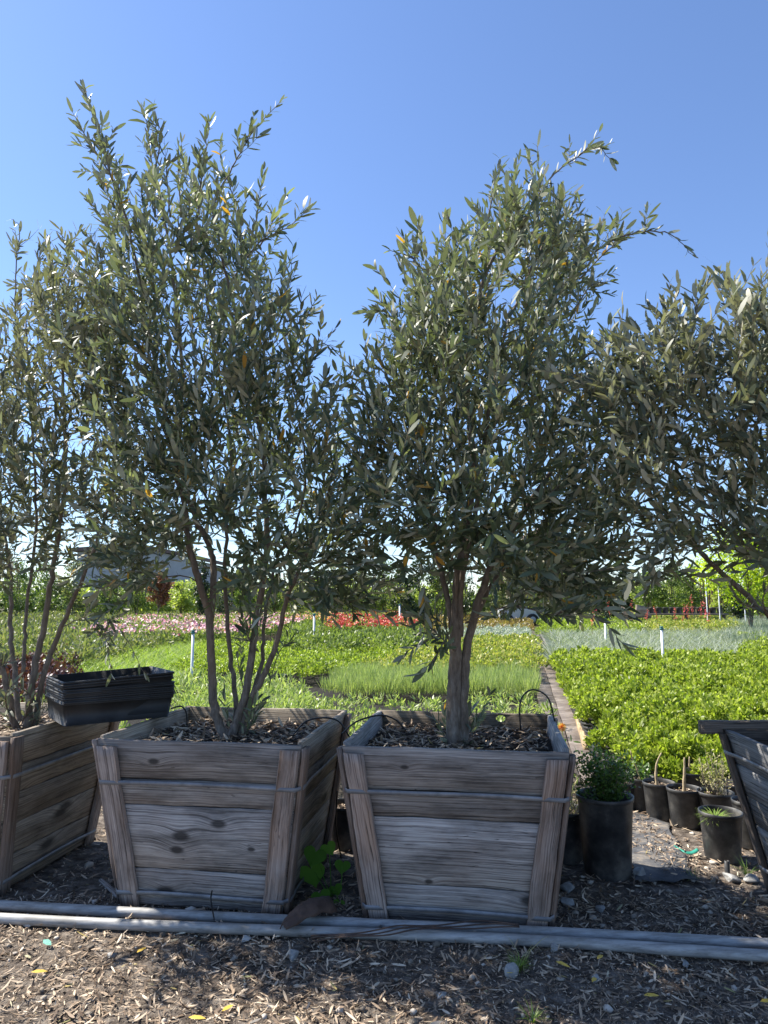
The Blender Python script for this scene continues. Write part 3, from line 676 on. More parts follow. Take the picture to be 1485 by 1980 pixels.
crown1 = [(200, 330), (240, 430), (290, 350), (330, 430), (390, 390), (440, 430), (470, 480), (520, 530), (530, 600), (560, 660), (600, 700), (600, 760), (650, 830), (700, 900), (715, 1000), (720, 1090), (700, 1160), (620, 1180), (560, 1140), (500, 1150), (450, 1140), (430, 1080), (390, 1050), (340, 1110), (260, 1150), (215, 1080), (215, 1000), (230, 900), (215, 800), (220, 700), (215, 620), (200, 540), (215, 480), (205, 420)]
tree1 = olive('olive_tree', 'tall multi stemmed olive tree in the planter box left of centre, highest crown of all', T1, [
    S_([(440, 1412, 0), (416, 1375, .0), (409, 1300, -.02), (405, 1200, -.04), (384, 1120, -.08), (364, 1050, -.1), (358, 985, -.12), (320, 800, -.16), (280, 600, -.18), (250, 440, -.2)], .027, .006),
    S_([(406, 1205, -.03), (413, 1100, 0), (402, 1050, .03), (372, 985, .05), (348, 880, .08), (352, 700, .1), (330, 500, .1), (310, 380, .1)], .020, .005, base=False, **{'from': .4}),
    S_([(447, 1412, .0), (475, 1335, .02), (493, 1213, .04), (505, 1144, .04), (515, 1063, .02), (512, 963, -.02), (505, 850, -.08), (470, 690, -.12), (440, 540, -.14), (410, 400, -.16)], .024, .005),
    S_([(457, 1405, .05), (455, 1346, .10), (441, 1225, .16), (435, 1104, .22), (440, 980, .26), (445, 850, .28), (410, 650, .28), (390, 500, .25)], .016, .004),
    S_([(462, 1405, .02), (485, 1355, .02), (513, 1302, .0), (538, 1233, -.03), (554, 1157, -.06), (577, 1108, -.1), (622, 1000, -.16), (645, 900, -.2)], .021, .004),
    S_([(460, 1400, .06), (505, 1286, .12), (510, 1205, .14), (534, 1084, .18), (570, 1023, .22), (590, 900, .26), (560, 720, .28)], .013, .004)],
    crown1, [
    dict(p=[(255, 450, -.18), (215, 340, -.2), (185, 240, -.2), (160, 145, -.2)], r=.007), dict(p=[(215, 340, -.2), (170, 270, -.22), (140, 195, -.24)]), dict(p=[(300, 420, .05), (292, 300, .02), (278, 185, 0)], r=.006),
    dict(p=[(300, 330, .02), (312, 260, .0), (300, 215, 0)]), dict(p=[(380, 430, -.1), (392, 330, -.12), (405, 215, -.14)], r=.006), dict(p=[(350, 420, .1), (345, 330, .1), (345, 255, .1)]),
    dict(p=[(410, 400, -.1), (450, 320, -.12), (490, 255, -.13), (548, 168, -.14)], r=.005, d=.7), dict(p=[(450, 540, -.1), (500, 470, -.1), (555, 440, -.12), (602, 378, -.12)], r=.005, d=.85),
    dict(p=[(500, 480, .1), (530, 420, .1), (512, 385, .1)]), dict(p=[(540, 660, 0), (590, 610, 0), (612, 555, 0)]), dict(p=[(560, 700, .1), (620, 665, .1), (645, 660, .1)]), dict(p=[(230, 480, 0), (195, 420, 0), (180, 372, 0)]),
    dict(p=[(460, 520, .1), (455, 400, .1), (430, 320, .1), (425, 250, .1)]), dict(p=[(250, 500, .1), (235, 400, .1), (225, 330, .1), (230, 290, .1)]), dict(p=[(370, 480, -.2), (365, 400, -.2), (372, 330, -.2)]), dict(p=[(330, 420, 0), (322, 330, 0), (335, 290, 0)]), dict(p=[(540, 600, 0), (560, 540, 0), (550, 480, 0)]), dict(p=[(480, 480, 0), (500, 400, 0), (485, 360, 0)]), dict(p=[(210, 560, 0), (180, 500, 0), (160, 470, 0)]), dict(p=[(600, 860, .05), (640, 780, .05), (630, 710, .05)]),
    dict(p=[(500, 1260, .03), (480, 1230, 0), (500, 1190, -.03), (520, 1150, -.05)], d=.8), dict(p=[(470, 1330, .05), (460, 1270, .0), (470, 1210, -.03)], r=.003, d=.8), dict(p=[(520, 1330, .05), (540, 1260, .0), (560, 1220, -.03)], r=.003, d=.6)],
    Y1, .48, 1020, 'olive', 21, suckers=5, yc=lambda x, y: 0.0, dens_top=lambda x, y: min(1, .45 + (y - 150) / 800))
T2 = B2 + np.array([.0, -.04, .65]); Y2 = T2[1]
crown2 = [(800, 620), (850, 540), (900, 470), (960, 430), (1030, 400), (1080, 430), (1100, 490), (1130, 520), (1120, 600), (1110, 660), (1170, 720), (1195, 800), (1215, 900), (1210, 980), (1190, 1060), (1170, 1120), (1090, 1150), (1010, 1150), (960, 1130), (930, 1100), (860, 1100), (800, 1110), (750, 1030), (715, 940), (705, 850), (715, 760), (750, 700), (790, 670)]
tree2 = olive('olive_tree', 'olive tree with one short twin trunk growing in the middle planter box', T2, [
    S_([(880, 1428, 0), (876, 1370, 0), (879, 1300, 0), (881, 1240, 0), (885, 1150, 0), (893, 1080, .02), (905, 1000, .04), (915, 900, .05), (905, 750, .05), (930, 560, .03), (990, 430, 0)], .042, .006),
    S_([(893, 1426, .015), (896, 1370, .012), (897, 1300, .01), (903, 1255, .01), (925, 1160, .0), (955, 1085, -.04), (1015, 985, -.1), (1090, 870, -.15), (1150, 760, -.18)], .034, .005),
    S_([(880, 1245, .0), (866, 1170, .03), (852, 1100, .06), (838, 1050, .08), (824, 960, .1), (808, 850, .1), (795, 700, .1), (800, 600, .1)], .018, .004, base=False),
    S_([(890, 1230, .0), (893, 1120, -.06), (925, 960, -.12), (945, 800, -.18), (985, 620, -.2), (1050, 470, -.2)], .017, .004, base=False),
    S_([(903, 1255, .02), (950, 1130, .14), (1030, 1040, .22), (1100, 960, .28), (1180, 900, .3)], .013, .004, base=False),
    S_([(883, 1200, .0), (875, 1080, -.12), (800, 950, -.22), (740, 850, -.25)], .011, .004, base=False)],
    crown2, [
    dict(p=[(1010, 430, 0), (1060, 350, 0), (1120, 300, 0), (1178, 256, 0)], r=.006, d=.8), dict(p=[(1120, 300, 0), (1150, 280, .03), (1180, 285, .05)], d=.8), dict(p=[(1080, 560, -.1), (1160, 480, -.12), (1240, 448, -.14), (1300, 455, -.15), (1338, 470, -.16)], r=.006, d=.75),
    dict(p=[(940, 440, 0), (955, 370, 0), (962, 305, 0)]), dict(p=[(1040, 420, .05), (1030, 340, .05), (1020, 280, .05)]), dict(p=[(900, 640, .1), (860, 570, .1), (800, 500, .1), (780, 435, .1)], r=.006), dict(p=[(800, 500, .1), (775, 490, .1), (755, 462, .1)]), dict(p=[(800, 505, .1), (815, 470, .1), (800, 430, .1)]),
    dict(p=[(800, 720, 0), (765, 630, 0), (728, 550, 0)], r=.005), dict(p=[(765, 630, 0), (745, 600, 0), (715, 590, 0)]), dict(p=[(1100, 620, 0), (1140, 555, 0), (1178, 522, 0)]), dict(p=[(1000, 480, -.05), (1060, 425, -.05), (1130, 392, -.05)], r=.004), dict(p=[(1060, 500, .05), (1120, 450, .05), (1170, 420, .05)]),
    dict(p=[(1120, 700, 0), (1170, 660, -.05), (1200, 620, -.05)]), dict(p=[(1120, 540, .1), (1180, 480, .1), (1215, 430, .1)]),
    dict(p=[(900, 1205, -.02), (985, 1172, -.3), (1070, 1190, -.5), (1150, 1192, -.6), (1215, 1232, -.65)], r=.004, d=.7), dict(p=[(1070, 1190, -.5), (1120, 1170, -.5), (1170, 1150, -.5)], d=.8), dict(p=[(985, 1172, -.3), (1020, 1130, -.35), (1060, 1110, -.4)]),
    dict(p=[(882, 1260, -.02), (850, 1230, -.15), (810, 1195, -.2), (785, 1165, -.22)], r=.004, d=1.1), dict(p=[(850, 1230, -.15), (820, 1240, -.25), (780, 1245, -.3)], d=.9), dict(p=[(870, 1250, -.05), (860, 1210, -.15), (830, 1170, -.2)], d=1.1), dict(p=[(860, 1240, -.15), (845, 1265, -.22), (815, 1280, -.25)], d=.9),
    dict(p=[(750, 900, .1), (700, 850, .1), (660, 790, .1)]), dict(p=[(900, 560, .1), (880, 480, .1), (905, 410, .1)]), dict(p=[(860, 620, -.1), (845, 530, -.1), (860, 470, -.1)]), dict(p=[(1000, 480, .1), (1000, 400, .1), (985, 350, .1)]), dict(p=[(1060, 470, 0), (1075, 390, 0), (1060, 340, 0)]), dict(p=[(940, 520, -.1), (935, 440, -.1), (915, 380, -.1)]), dict(p=[(830, 680, 0), (800, 600, 0), (790, 570, 0)]), dict(p=[(760, 760, 0), (735, 690, 0), (740, 650, 0)]), dict(p=[(760, 820, 0), (700, 760, 0), (640, 720, 0)])],
    Y2, .5, 1180, 'olive', 33, suckers=6, dens_top=lambda x, y: min(1, .5 + (y - 300) / 700))
T0 = B0 + np.array([.28, .0, .65]); T0[0] = PY(48, 1396, B0[1])[0]; Y0_ = T0[1]
crown0 = [(-130, 680), (-90, 640), (-20, 660), (20, 620), (60, 590), (110, 560), (160, 560), (195, 590), (215, 660), (240, 760), (250, 900), (265, 1000), (250, 1090), (190, 1110), (120, 1060), (60, 1100), (-40, 1120), (-130, 1120)]
tree0 = olive('olive_tree', 'sparser multi stemmed olive tree cut off by the left edge behind the black trays', T0, [
    S_([(50, 1402, 0), (66, 1300, 0), (82, 1225, 0), (98, 1130, 0), (112, 1040, 0), (127, 900, 0), (120, 720, 0), (100, 560, 0)], .022, .005),
    S_([(62, 1402, .03), (90, 1290, .03), (118, 1214, .0), (150, 1140, -.05), (190, 1040, -.1), (225, 900, -.12), (210, 700, -.1)], .018, .004),
    S_([(40, 1402, .05), (28, 1300, .1), (20, 1200, .15), (20, 1100, .2), (-10, 950, .25), (-50, 750, .25)], .018, .004),
    S_([(36, 1402, -.03), (5, 1300, -.1), (-40, 1180, -.15), (-90, 1050, -.2), (-130, 850, -.2)], .018, .004),
    S_([(45, 1300, .05), (52, 1180, .1), (70, 1000, .15), (60, 800, .2), (50, 620, .2)], .012, .004, base=False)],
    crown0, [
    dict(p=[(30, 620, 0), (32, 500, 0), (38, 440, 0), (22, 402, 0)], r=.004, d=.25), dict(p=[(60, 600, 0), (75, 500, 0), (85, 440, 0)], d=.5, r=.003), dict(p=[(110, 560, 0), (135, 490, 0), (125, 440, 0)]), dict(p=[(150, 560, 0), (190, 500, 0), (165, 430, 0)]),
    dict(p=[(120, 620, .1), (60, 560, .1), (25, 530, .1)], r=.004), dict(p=[(160, 600, 0), (190, 520, 0), (200, 450, 0)]), dict(p=[(118, 1214, 0), (165, 1195, -.2), (200, 1225, -.35), (215, 1280, -.4)], r=.003, d=.5), dict(p=[(165, 1195, -.2), (225, 1210, -.3), (280, 1280, -.3)], r=.003, d=.5),
    dict(p=[(20, 1390, -.02), (10, 1350, -.2), (25, 1300, -.25)], d=.9), dict(p=[(45, 1392, 0), (60, 1350, -.1), (45, 1310, -.15)], d=.9), dict(p=[(35, 1340, 0), (0, 1300, -.1), (10, 1260, -.1)], d=.9)],
    Y0_, .45, 800, 'olive2', 44, suckers=5, leafL=(.052, .082), nleaf=18)
T3 = B3 + np.array([0.02, 0, .53]); Y3 = T3[1]
crown3 = [(1185, 760), (1215, 710), (1260, 700), (1300, 660), (1350, 670), (1400, 650), (1485, 640), (1620, 600), (1800, 640), (1850, 900), (1750, 1080), (1600, 1100), (1485, 1090), (1400, 1050), (1340, 1070), (1280, 1090), (1220, 980), (1190, 880), (1165, 780)]
tree3 = olive('olive_tree', 'spreading silvery olive tree cut off by the right edge with a slanting bare limb', T3, [
    S_([(1660, 1430, 0), (1600, 1300, 0), (1540, 1235, .05), (1485, 1190, .1), (1410, 1118, .15), (1340, 1055, .2), (1280, 980, .2), (1240, 880, .2)], .021, .005),
    S_([(1665, 1430, 0), (1640, 1250, 0), (1590, 1050, 0), (1540, 900, 0), (1440, 760, 0), (1360, 660, 0)], .022, .005),
    S_([(1670, 1430, .03), (1690, 1200, .1), (1680, 1000, .1), (1620, 800, .1), (1520, 680, .1)], .020, .005),
    S_([(1675, 1430, 0), (1730, 1200, -.1), (1740, 1000, -.1), (1720, 800, -.1)], .018, .005)],
    crown3, [
    dict(p=[(1330, 700, 0), (1300, 620, 0), (1295, 525, 0)], r=.005, d=.8), dict(p=[(1330, 680, 0), (1350, 590, 0), (1375, 512, 0)], r=.005, d=.9), dict(p=[(1420, 640, 0), (1430, 580, 0), (1408, 540, 0)]), dict(p=[(1440, 640, 0), (1460, 590, 0), (1445, 545, 0)]),
    dict(p=[(1260, 720, 0), (1215, 670, 0), (1180, 625, 0)]), dict(p=[(1300, 700, 0), (1270, 640, 0), (1255, 600, 0)]), dict(p=[(1485, 1195, .1), (1475, 1160, .0), (1490, 1100, 0)], d=.9), dict(p=[(1470, 1180, .1), (1440, 1170, 0), (1420, 1130, 0)], d=.5)],
    Y3, .5, 960, 'olive2', 55, suckers=3, leafL=(.055, .086), nleaf=18)

# ------------------------------------------------------------------ black tray stack
def tray(level, tilt, yawd, ox, oy, oz, label):
    L_, W_, Hh, t, fl = .52, .38, .105, .003, .012
    root_name = 'nursery_tray'
    def ringp(hx, hy, z, rc=.018, n=5):
        out = []
        for sx, sy, a0 in ((1, 1, 0), (-1, 1, 90), (-1, -1, 180), (1, -1, 270)):
            for q in range(n):
                an = R(a0 + 90 * q / (n - 1)); out.append((sx * (hx - rc) + rc * math.cos(an), sy * (hy - rc) + rc * math.sin(an), z))
        return out
    hx, hy = L_ / 2, W_ / 2
    rings = [ringp(hx - fl, hy - fl, 0), ringp(hx - .001, hy - .001, Hh - .010), ringp(hx + .006, hy + .006, Hh - .010), ringp(hx + .006, hy + .006, Hh), ringp(hx - t, hy - t, Hh), ringp(hx - fl - t, hy - fl - t, t)]
    V = np.array([p for r_ in rings for p in r_]); k = len(rings[0]); F = []
    for a_ in range(len(rings) - 1):
        for j_ in range(k): F.append([a_ * k + j_, a_ * k + (j_ + 1) % k, (a_ + 1) * k + (j_ + 1) % k, (a_ + 1) * k + j_])
    # floors as quads fan
    for a_ in (0, 5):
        c_ = len(V); V = np.vstack([V, [[0, 0, 0 if a_ == 0 else t]]])
        for j_ in range(0, k, 2): F.append([c_, a_ * k + j_, a_ * k + (j_ + 1) % k, a_ * k + (j_ + 2) % k])
    # wavy distortion of the rim
    V[:, 2] += .002 * np.sin(V[:, 0] * 14 + level) * (V[:, 2] / Hh); V[:, 1] += .003 * np.sin(V[:, 0] * 9 + level * 2) * (V[:, 2] / Hh)
    me = mesh_np(root_name, V, np.array(F), None, None, False); o = link(root_name, me, 'plastic')
    o.matrix_world = TRAYM @ Matrix.Translation((ox, oy, oz)) @ Matrix.Rotation(R(yawd), 4, 'Z') @ Matrix.Rotation(R(tilt), 4, 'Y')
    return tag(o, label, 'plastic tray', 'stack of black plastic trays')
tz = .726; tcn = Pz(125, 1405, tz); ca, sa = math.cos(R(36)), math.sin(R(36)); hx_, hy_ = .248, .178
TRAYM = Matrix.Translation(Vector((tcn[0] + ca * hx_ - sa * hy_, tcn[1] + sa * hx_ + ca * hy_, tz))) @ Matrix.Rotation(R(36), 4, 'Z')
ORD = ['first', 'second', 'third', 'fourth', 'fifth', 'sixth', 'seventh', 'eighth', 'ninth', 'tenth', 'eleventh', 'twelfth', 'thirteenth', 'fourteenth', 'fifteenth', 'sixteenth', 'seventeenth', 'eighteenth', 'nineteenth', 'twentieth', 'twenty-first', 'twenty-second']
NT = 12
zz = 0
for q in range(NT):
    top = NT - 1 - q
    tilt = -[0, 0, 0, .2, .2, .4, .4, .6, .6, 1.6, 2.0, 2.4][q] * 1.0
    zz += 0 if q == 0 else (.0085 if q < 9 else [.017, .010, .012][q - 9])
    lab = 'topmost empty black plastic tray with a raised corner, on the stack over the left boxes' if top == 0 else ('bottom black plastic tray of the stack showing its whole smooth side' if q == 0 else 'black plastic tray, ' + ORD[top] + ' from the top of the tilted stack')
    tray(q, tilt, rng.normal() * .5, rng.normal() * .0015, rng.normal() * .0015, zz, lab)

# ------------------------------------------------------------------ drip tubing
def tubing(pts, r, label):
    P = spline([np.array(p) for p in pts], 30); o0 = P[0].copy()
    o = link('drip_tube', mesh_np('drip_tube', *tube_data(P - o0, r, 8)[:2]), 'hose'); o.location = Vector(o0); return tag(o, label, 'drip tube', 'black drip irrigation tubes')
tubing([PY(660, 1420, 3.35), PY(690, 1395, 3.35), PY(735, 1383, 3.4), PY(765, 1392, 3.45), PY(785, 1412, 3.45)], .004, 'black drip tube arching over the left rim of the middle planter box')
tubing([PY(1007, 1412, 3.5), PY(1005, 1365, 3.5), PY(1015, 1341, 3.52), PY(1035, 1334, 3.55), PY(1060, 1350, 3.58), PY(1073, 1395, 3.6)], .004, 'black drip tube hooped over the right rear of the middle planter box')
tubing([PY(565, 1424, 3.4), PY(590, 1396, 3.4), PY(625, 1388, 3.42), PY(655, 1395, 3.45), PY(676, 1425, 3.45)], .004, 'black drip tube arching over the right rim of the box left of centre')
tubing([PY(330, 1370, 3.7), PY(350, 1366, 3.72), PY(360, 1378, 3.75), PY(362, 1408, 3.75)], .004, 'short black drip tube looping over the rear left corner near the trays')
tubing([PY(652, 1530, 3.6), PY(650, 1600, 3.7), Pz(660, 1660, .02)], .004, 'black drip tube hanging down in the gap between the two front boxes')

# ------------------------------------------------------------------ pots
def pot(c, r, h, label, mat='pot', soil=True, rz=0, name='nursery_pot', cat='plant pot', group='black nursery pots', fill=.85):
    root = empty(name, c, rz, label, cat, group)
    V, F, q = lathe_data([(0.001, 0), (r * .80, 0), (r * .82, .006), (r * .96, h - .024), (r * .97, h - .022), (r * 1.01, h - .021), (r * 1.015, h - .002), (r * .99, h), (r * .965, h - .002), (r * .95, h - .02), (r * .79, .012), (.001, .012)], 36)
    link('pot', mesh_np('pot', V, F), mat, root)
    if soil:
        zs = h * fill; rs = r * (.80 + .14 * fill)
        V, F, q = lathe_data([(.001, zs + .006), (rs * .5, zs + .004), (rs, zs), (rs * .98, zs - .02)], 24); V[:, 2] += rng.normal(size=len(V)) * .003
        link('soil', mesh_np('soil', V, F), 'soil_bare', root)
        m = 90; rr = rs * .9 * np.sqrt(rng.random(m)); th = rng.uniform(0, 6.28, m); P = np.stack([rr * np.cos(th), rr * np.sin(th), zs + .008 + rng.random(m) * .006], 1)
        th = rng.uniform(0, 6.28, m); D = np.stack([np.cos(th), np.sin(th), np.zeros(m)], 1)
        leafobj('mulch', leaf_data(P, D, rvec(m, .3) + [0, 0, 1], rng.uniform(.01, .03, m), .006), 'litter', root)
    return root
def bushy(root, c0, R_, hgt, n, L, W, mat, nst=10, name='foliage', prof=PF_OVAL, up=.3):
    lst = []; tubes = []
    for s_ in range(nst):
        an = rng.uniform(0, 6.28); rr = math.sqrt(rng.random()); tip = np.array(c0) + [math.cos(an) * R_ * rr, math.sin(an) * R_ * rr, hgt * rng.uniform(.55, 1) * (1 - .35 * rr ** 2)]
        S = spline([np.array(c0) + rvec(1, .008)[0] * [1, 1, 0], np.array(c0) * .5 + tip * .5 + rvec(1, .02)[0], tip], 10); tubes.append(tube_data(S, np.linspace(.003, .001, 10), 5))
        m = n // nst; i_ = rng.uniform(.25, 1, m) * 9; Pp = np.stack([np.interp(i_, np.arange(10), S[:, k]) for k in range(3)], 1); Pp += rvec(m, R_ * .12)
        lst.append(leaf_data(Pp, rvec(m) + [0, 0, up] + (Pp - c0) / R_ * .6, rvec(m, .4) + [0, 0, 1], rng.uniform(.6, 1.2, m) * L, W, .15, prof))
    tubeobj('stem', tubes, 'bark_far', root); leafobj(name, join_data(lst), mat, root)
pc = Pz(1175, 1690, 0); pt = pot(pc, .135, .37, 'large black nursery pot with a bushy dark green shrub beside the middle planter box', name='potted_shrub', cat='potted plant')
bushy(pt, (0, 0, .31), .17, .33, 2600, .020, .012, 'shrub', 26)
pc = Pz(1098, 1668, 0) + [0, .05, 0]; pt = pot(pc, .115, .25, 'black pot with dry weeds half hidden behind the right corner of the middle planter box', name='potted_weed', cat='potted plant')
bushy(pt, (0, 0, .2), .09, .25, 420, .03, .004, 'dryweed', 14, prof=PF_BLADE)
pc = Pz(1398, 1660, 0); pt = pot(pc, .105, .235, 'grey black pot with a tuft of low grass near the tilted box', name='potted_grass', cat='potted plant', fill=.8)
m = 260; th = rng.uniform(0, 6.28, m); P = np.stack([np.cos(th) * .02 * rng.random(m) - .03, np.sin(th) * .02 * rng.random(m), np.full(m, .19)], 1)
leafobj('grass_tuft', leaf_data(P, np.stack([np.cos(th), np.sin(th), rng.uniform(.3, 1.6, m)], 1), np.stack([-np.cos(th) * .2, -np.sin(th) * .2, np.ones(m)], 1), rng.uniform(.05, .10, m), .004, .5, PF_BLADE), 'weed', pt)
def stump(root, z, pts, r):
    S = spline([np.array(p) for p in pts], 12); tubeobj('stump', [tube_data(S, np.linspace(r, r * .35, 12) * (1 + .15 * np.sin(np.arange(12) * 2.1)), 8)], 'twig', root)
pc = Pz(1326, 1596, 0); pt = pot(pc, .098, .215, 'black pot with a straight bare pale stump and dry soil, right of the other stump', name='potted_stump', cat='potted plant'); stump(pt, .18, [(0, 0, .17), (.004, 0, .25), (.010, 0, .32), (.012, 0, .385)], .013)
pc = Pz(1283, 1585, 0) + [0, .05, 0]; pt = pot(pc, .095, .21, 'black pot with a curved bare pale stump behind the big shrub pot', name='potted_stump', cat='potted plant'); stump(pt, .18, [(-.01, 0, .17), (-.015, 0, .25), (-.005, 0, .32), (.025, 0, .38)], .011)
pc = Pz(1248, 1570, 0) + [0, .05, 0]; pt = pot(pc, .088, .20, 'black pot with a thin leaning stick and few leaves, leftmost of the small pots', name='potted_stump', cat='potted plant'); stump(pt, .18, [(0, 0, .16), (-.02, 0, .24), (-.05, 0, .31), (-.06, 0, .36)], .007)
bushy(pt, (0, 0, .16), .08, .14, 120, .04, .014, 'shrub', 7, prof=PF_OLIVE)
pc = Pz(1352, 1562, 0) + [0, .12, 0]; pt = pot(pc, .095, .20, 'black pot with a short thick stump standing behind the straight stump pot', name='potted_stump', cat='potted plant'); stump(pt, .18, [(-.01, 0, .16), (0, 0, .22), (.004, 0, .29)], .010)
pc = Pz(1395, 1610, 0) + [0, .05, 0]; pt = pot(pc, .10, .215, 'black pot full of pale dry weedy stems behind the grass pot', name='potted_weed', cat='potted plant'); bushy(pt, (0, 0, .18), .10, .30, 500, .02, .006, 'dryweed', 22)
pc = Pz(1425, 1590, 0) + [0, .1, 0]; pot(pc, .10, .205, 'empty looking black pot behind the weedy pot near the right box')
pc = Pz(1462, 1640, 0) + [0, .03, 0]; pot(pc, .095, .24, 'black pot in deep shade pressed against the right hand planter box')
pc = Pz(1340, 1545, 0) + [.02, .35, 0]; pt = pot(pc, .095, .2, 'black pot with broad bright leaves at the front corner of the green bed', name='potted_shrub', cat='potted plant'); bushy(pt, (0, 0, .17), .12, .25, 260, .05, .022, 'green', 10)
pc = Pz(1255, 1535, 0) + [0, .35, 0]; pt = pot(pc, .09, .2, 'black pot with small leafy sprigs at the left front of the green bed', name='potted_shrub', cat='potted plant'); bushy(pt, (0, 0, .17), .11, .24, 260, .045, .020, 'green', 10)
pc = Pz(663, 1642, 0) + [0, .05, 0]; pot(pc, .10, .22, 'black pot seen in the gap between the two front planter boxes', soil=True)
pc = Pz(540, 1330, 0) + [0, .0, 0]; pot(pc, .12, .2, 'black pot lying behind the trunk of the tallest olive among pale sprigs')
# edge pots of the right bed
proto = None
e0 = np.array([1.50, 4.72, 0])
for q in range(20):
    c = e0 + UD * (q * .23) + VD * .03
    if proto is None:
        proto = pot(c, .085, .17, 'black pot edging the green bed beside the walkway, nearest of its row', group='pots edging the green bed', fill=.8)
    else:
        r_ = proto.copy(); COL.objects.link(r_); r_.location = Vector(c); r_['label'] = 'black pot edging the green bed beside the walkway, ' + ORD[q] + ' from the near end'
        for ch in list(proto.children):
            k_ = ch.copy(); COL.objects.link(k_); k_.parent = r_
# stray stuff
def flatsheet(name, quadpx, z, mat, label, cat, kind=None, group=None, wob=.008, segs=20):
    A, B, C, D = [Pz(x, y, z) for x, y in quadpx]; n = segs; V = []
    for i_ in range(n + 1):
        for j_ in range(n + 1):
            u, v = j_ / n, i_ / n; p = (A * (1 - u) + B * u) * (1 - v) + (D * (1 - u) + C * u) * v
            edge = min(u, 1 - u, v, 1 - v); p = p + [.012 * math.sin(v * 19 + 2 * u) * (u < .01 or u > .99), .012 * math.sin(u * 17) * (v < .01 or v > .99), 0]
            p[2] = z + float(gh(p[0], p[1])) + wob * (math.sin(u * 9 + v * 5) * math.sin(v * 11 + 1) + 1) * .5; V.append(p)
    i_ = np.arange(n)[:, None]; j_ = np.arange(n)[None]; F = np.stack([i_ * (n + 1) + j_, i_ * (n + 1) + j_ + 1, (i_ + 1) * (n + 1) + j_ + 1, (i_ + 1) * (n + 1) + j_], -1).reshape(-1, 4)
    V = np.array(V); o0 = V[0].copy(); o = link(name, mesh_np(name, V - o0, F), mat); o.location = Vector(o0)
    md = o.modifiers.new('thick', 'SOLIDIFY'); md.thickness = .0015
    return tag(o, label, cat, group, kind)
flatsheet('weed_fabric', [(1225, 1706), (1345, 1700), (1290, 1590), (1215, 1560)], .014, 'fabric', 'grey torn weed fabric on the ground right of the big pot', 'weed fabric')
fl = scatter_litter(900, Pz(1225, 1640, 0)[0], Pz(1320, 1640, 0)[0], Pz(1250, 1700, 0)[1], Pz(1250, 1570, 0)[1], .01, .055, .01); fl[0][:, 2] += .022
tag(leafobj('leaf_litter', fl, 'litter'), 'dry leaf litter strewn over the grey weed fabric', 'leaf litter', kind='stuff')
# orange flower
fc = Pz(1100, 1445, 0); fc = PY(1087, 1440, 4.6)
fr = empty('wildflower', (fc[0], 4.6, 0), 0, 'single orange daisy beside the right rim of the middle planter box', 'flower')
top = PY(1087, 1406, 4.6); hh = top[2]
tubeobj('stem', [tube_data(spline([(0.02, 0, 0), (.03, 0, hh * .5), (0, 0, hh)], 12), .002, 6)], 'weed', fr)
m = 14; th = np.linspace(0, 6.28, m, endpoint=False); P = np.tile([0, 0, hh], (m, 1)).astype(float)
leafobj('petals', leaf_data(P, np.stack([np.cos(th), np.full(m, -.4), np.sin(th)], 1), np.tile([0, -1, .3], (m, 1)).astype(float), .032, .012, .05, PF_OVAL), 'orange', fr)
m = 60; P = np.stack([rng.normal(size=m) * .05 + .02, rng.normal(size=m) * .05, rng.uniform(.05, hh * .85, m)], 1)
leafobj('leaves', leaf_data(P, rvec(m) + [0, 0, .6], rvec(m, .4) + [0, 0, 1], .05, .012, .2), 'shrub', fr)
# pale timber lying along the walkway
b = WB(); q0, q1 = Pz(1135, 1434, .09), Pz(1108, 1348, .09)
b.slab(q0 + VD * -.035, q1 + VD * -.035, q1 + VD * .035, q0 + VD * .035, (0, 0, -.085), jit=.002, tone=.6)
tag(b.build('timber', 'wood_pale'), 'pale sawn timber lying along the right side of the walkway', 'timber')
b = WB(); q0, q1 = Pz(1107, 1346, .08), Pz(1042, 1215, .08)
b.slab(q0 + VD * -.03, q1 + VD * -.03, q1 + VD * .03, q0 + VD * .03, (0, 0, -.075), jit=.003, tone=.2)
tag(b.build('timber', 'wood'), 'long grey edging timber running up the walkway behind the pale one', 'timber')
# wooden stake near box 1
b = WB(); q0, q1 = Pz(190, 1700, .02), Pz(236, 1742, .02); b.slab(q0, q1, q1 + [.018, .012, 0], q0 + [.018, .012, 0], (0, 0, -.012), jit=.001, tone=.7)
tag(b.build('wooden_stake', 'wood'), 'short grey wooden stake lying on the litter between the two left boxes', 'stake')
# brown husk over the pipes
n, k = 14, 7; V = []
h0, h1 = Pz(548, 1790, .06), Pz(636, 1735, .09)
for i_ in range(n):
    u = i_ / (n - 1); c = h0 * (1 - u) + h1 * u; c = c + [0, 0, .03 * math.sin(math.pi * u)]
    wd = .055 * (math.sin(math.pi * min(1, u * .62 + .06)) ** .8) + .002
    ax = nrm(np.array([-(h1 - h0)[1], (h1 - h0)[0], 0])); 
    for j_ in range(k):
        v = (j_ / (k - 1) - .5) * 2; V.append(c + ax * wd * v - np.array([0, 0, .035]) * v * v * (.4 + u) + np.array([0, 0, .004 * math.sin(u * 20 + v * 5)]))
i_ = np.arange(n - 1)[:, None]; j_ = np.arange(k - 1)[None]; F = np.stack([i_ * k + j_, i_ * k + j_ + 1, (i_ + 1) * k + j_ + 1, (i_ + 1) * k + j_], -1).reshape(-1, 4)
V = np.array(V); o0 = V[0].copy(); o = link('bark_husk', mesh_np('bark_husk', V - o0, F), 'barkchip'); o.location = Vector(o0); md = o.modifiers.new('t', 'SOLIDIFY'); md.thickness = .004
tag(o, 'curved brown husk leaning on the pipes between the two front boxes', 'husk')
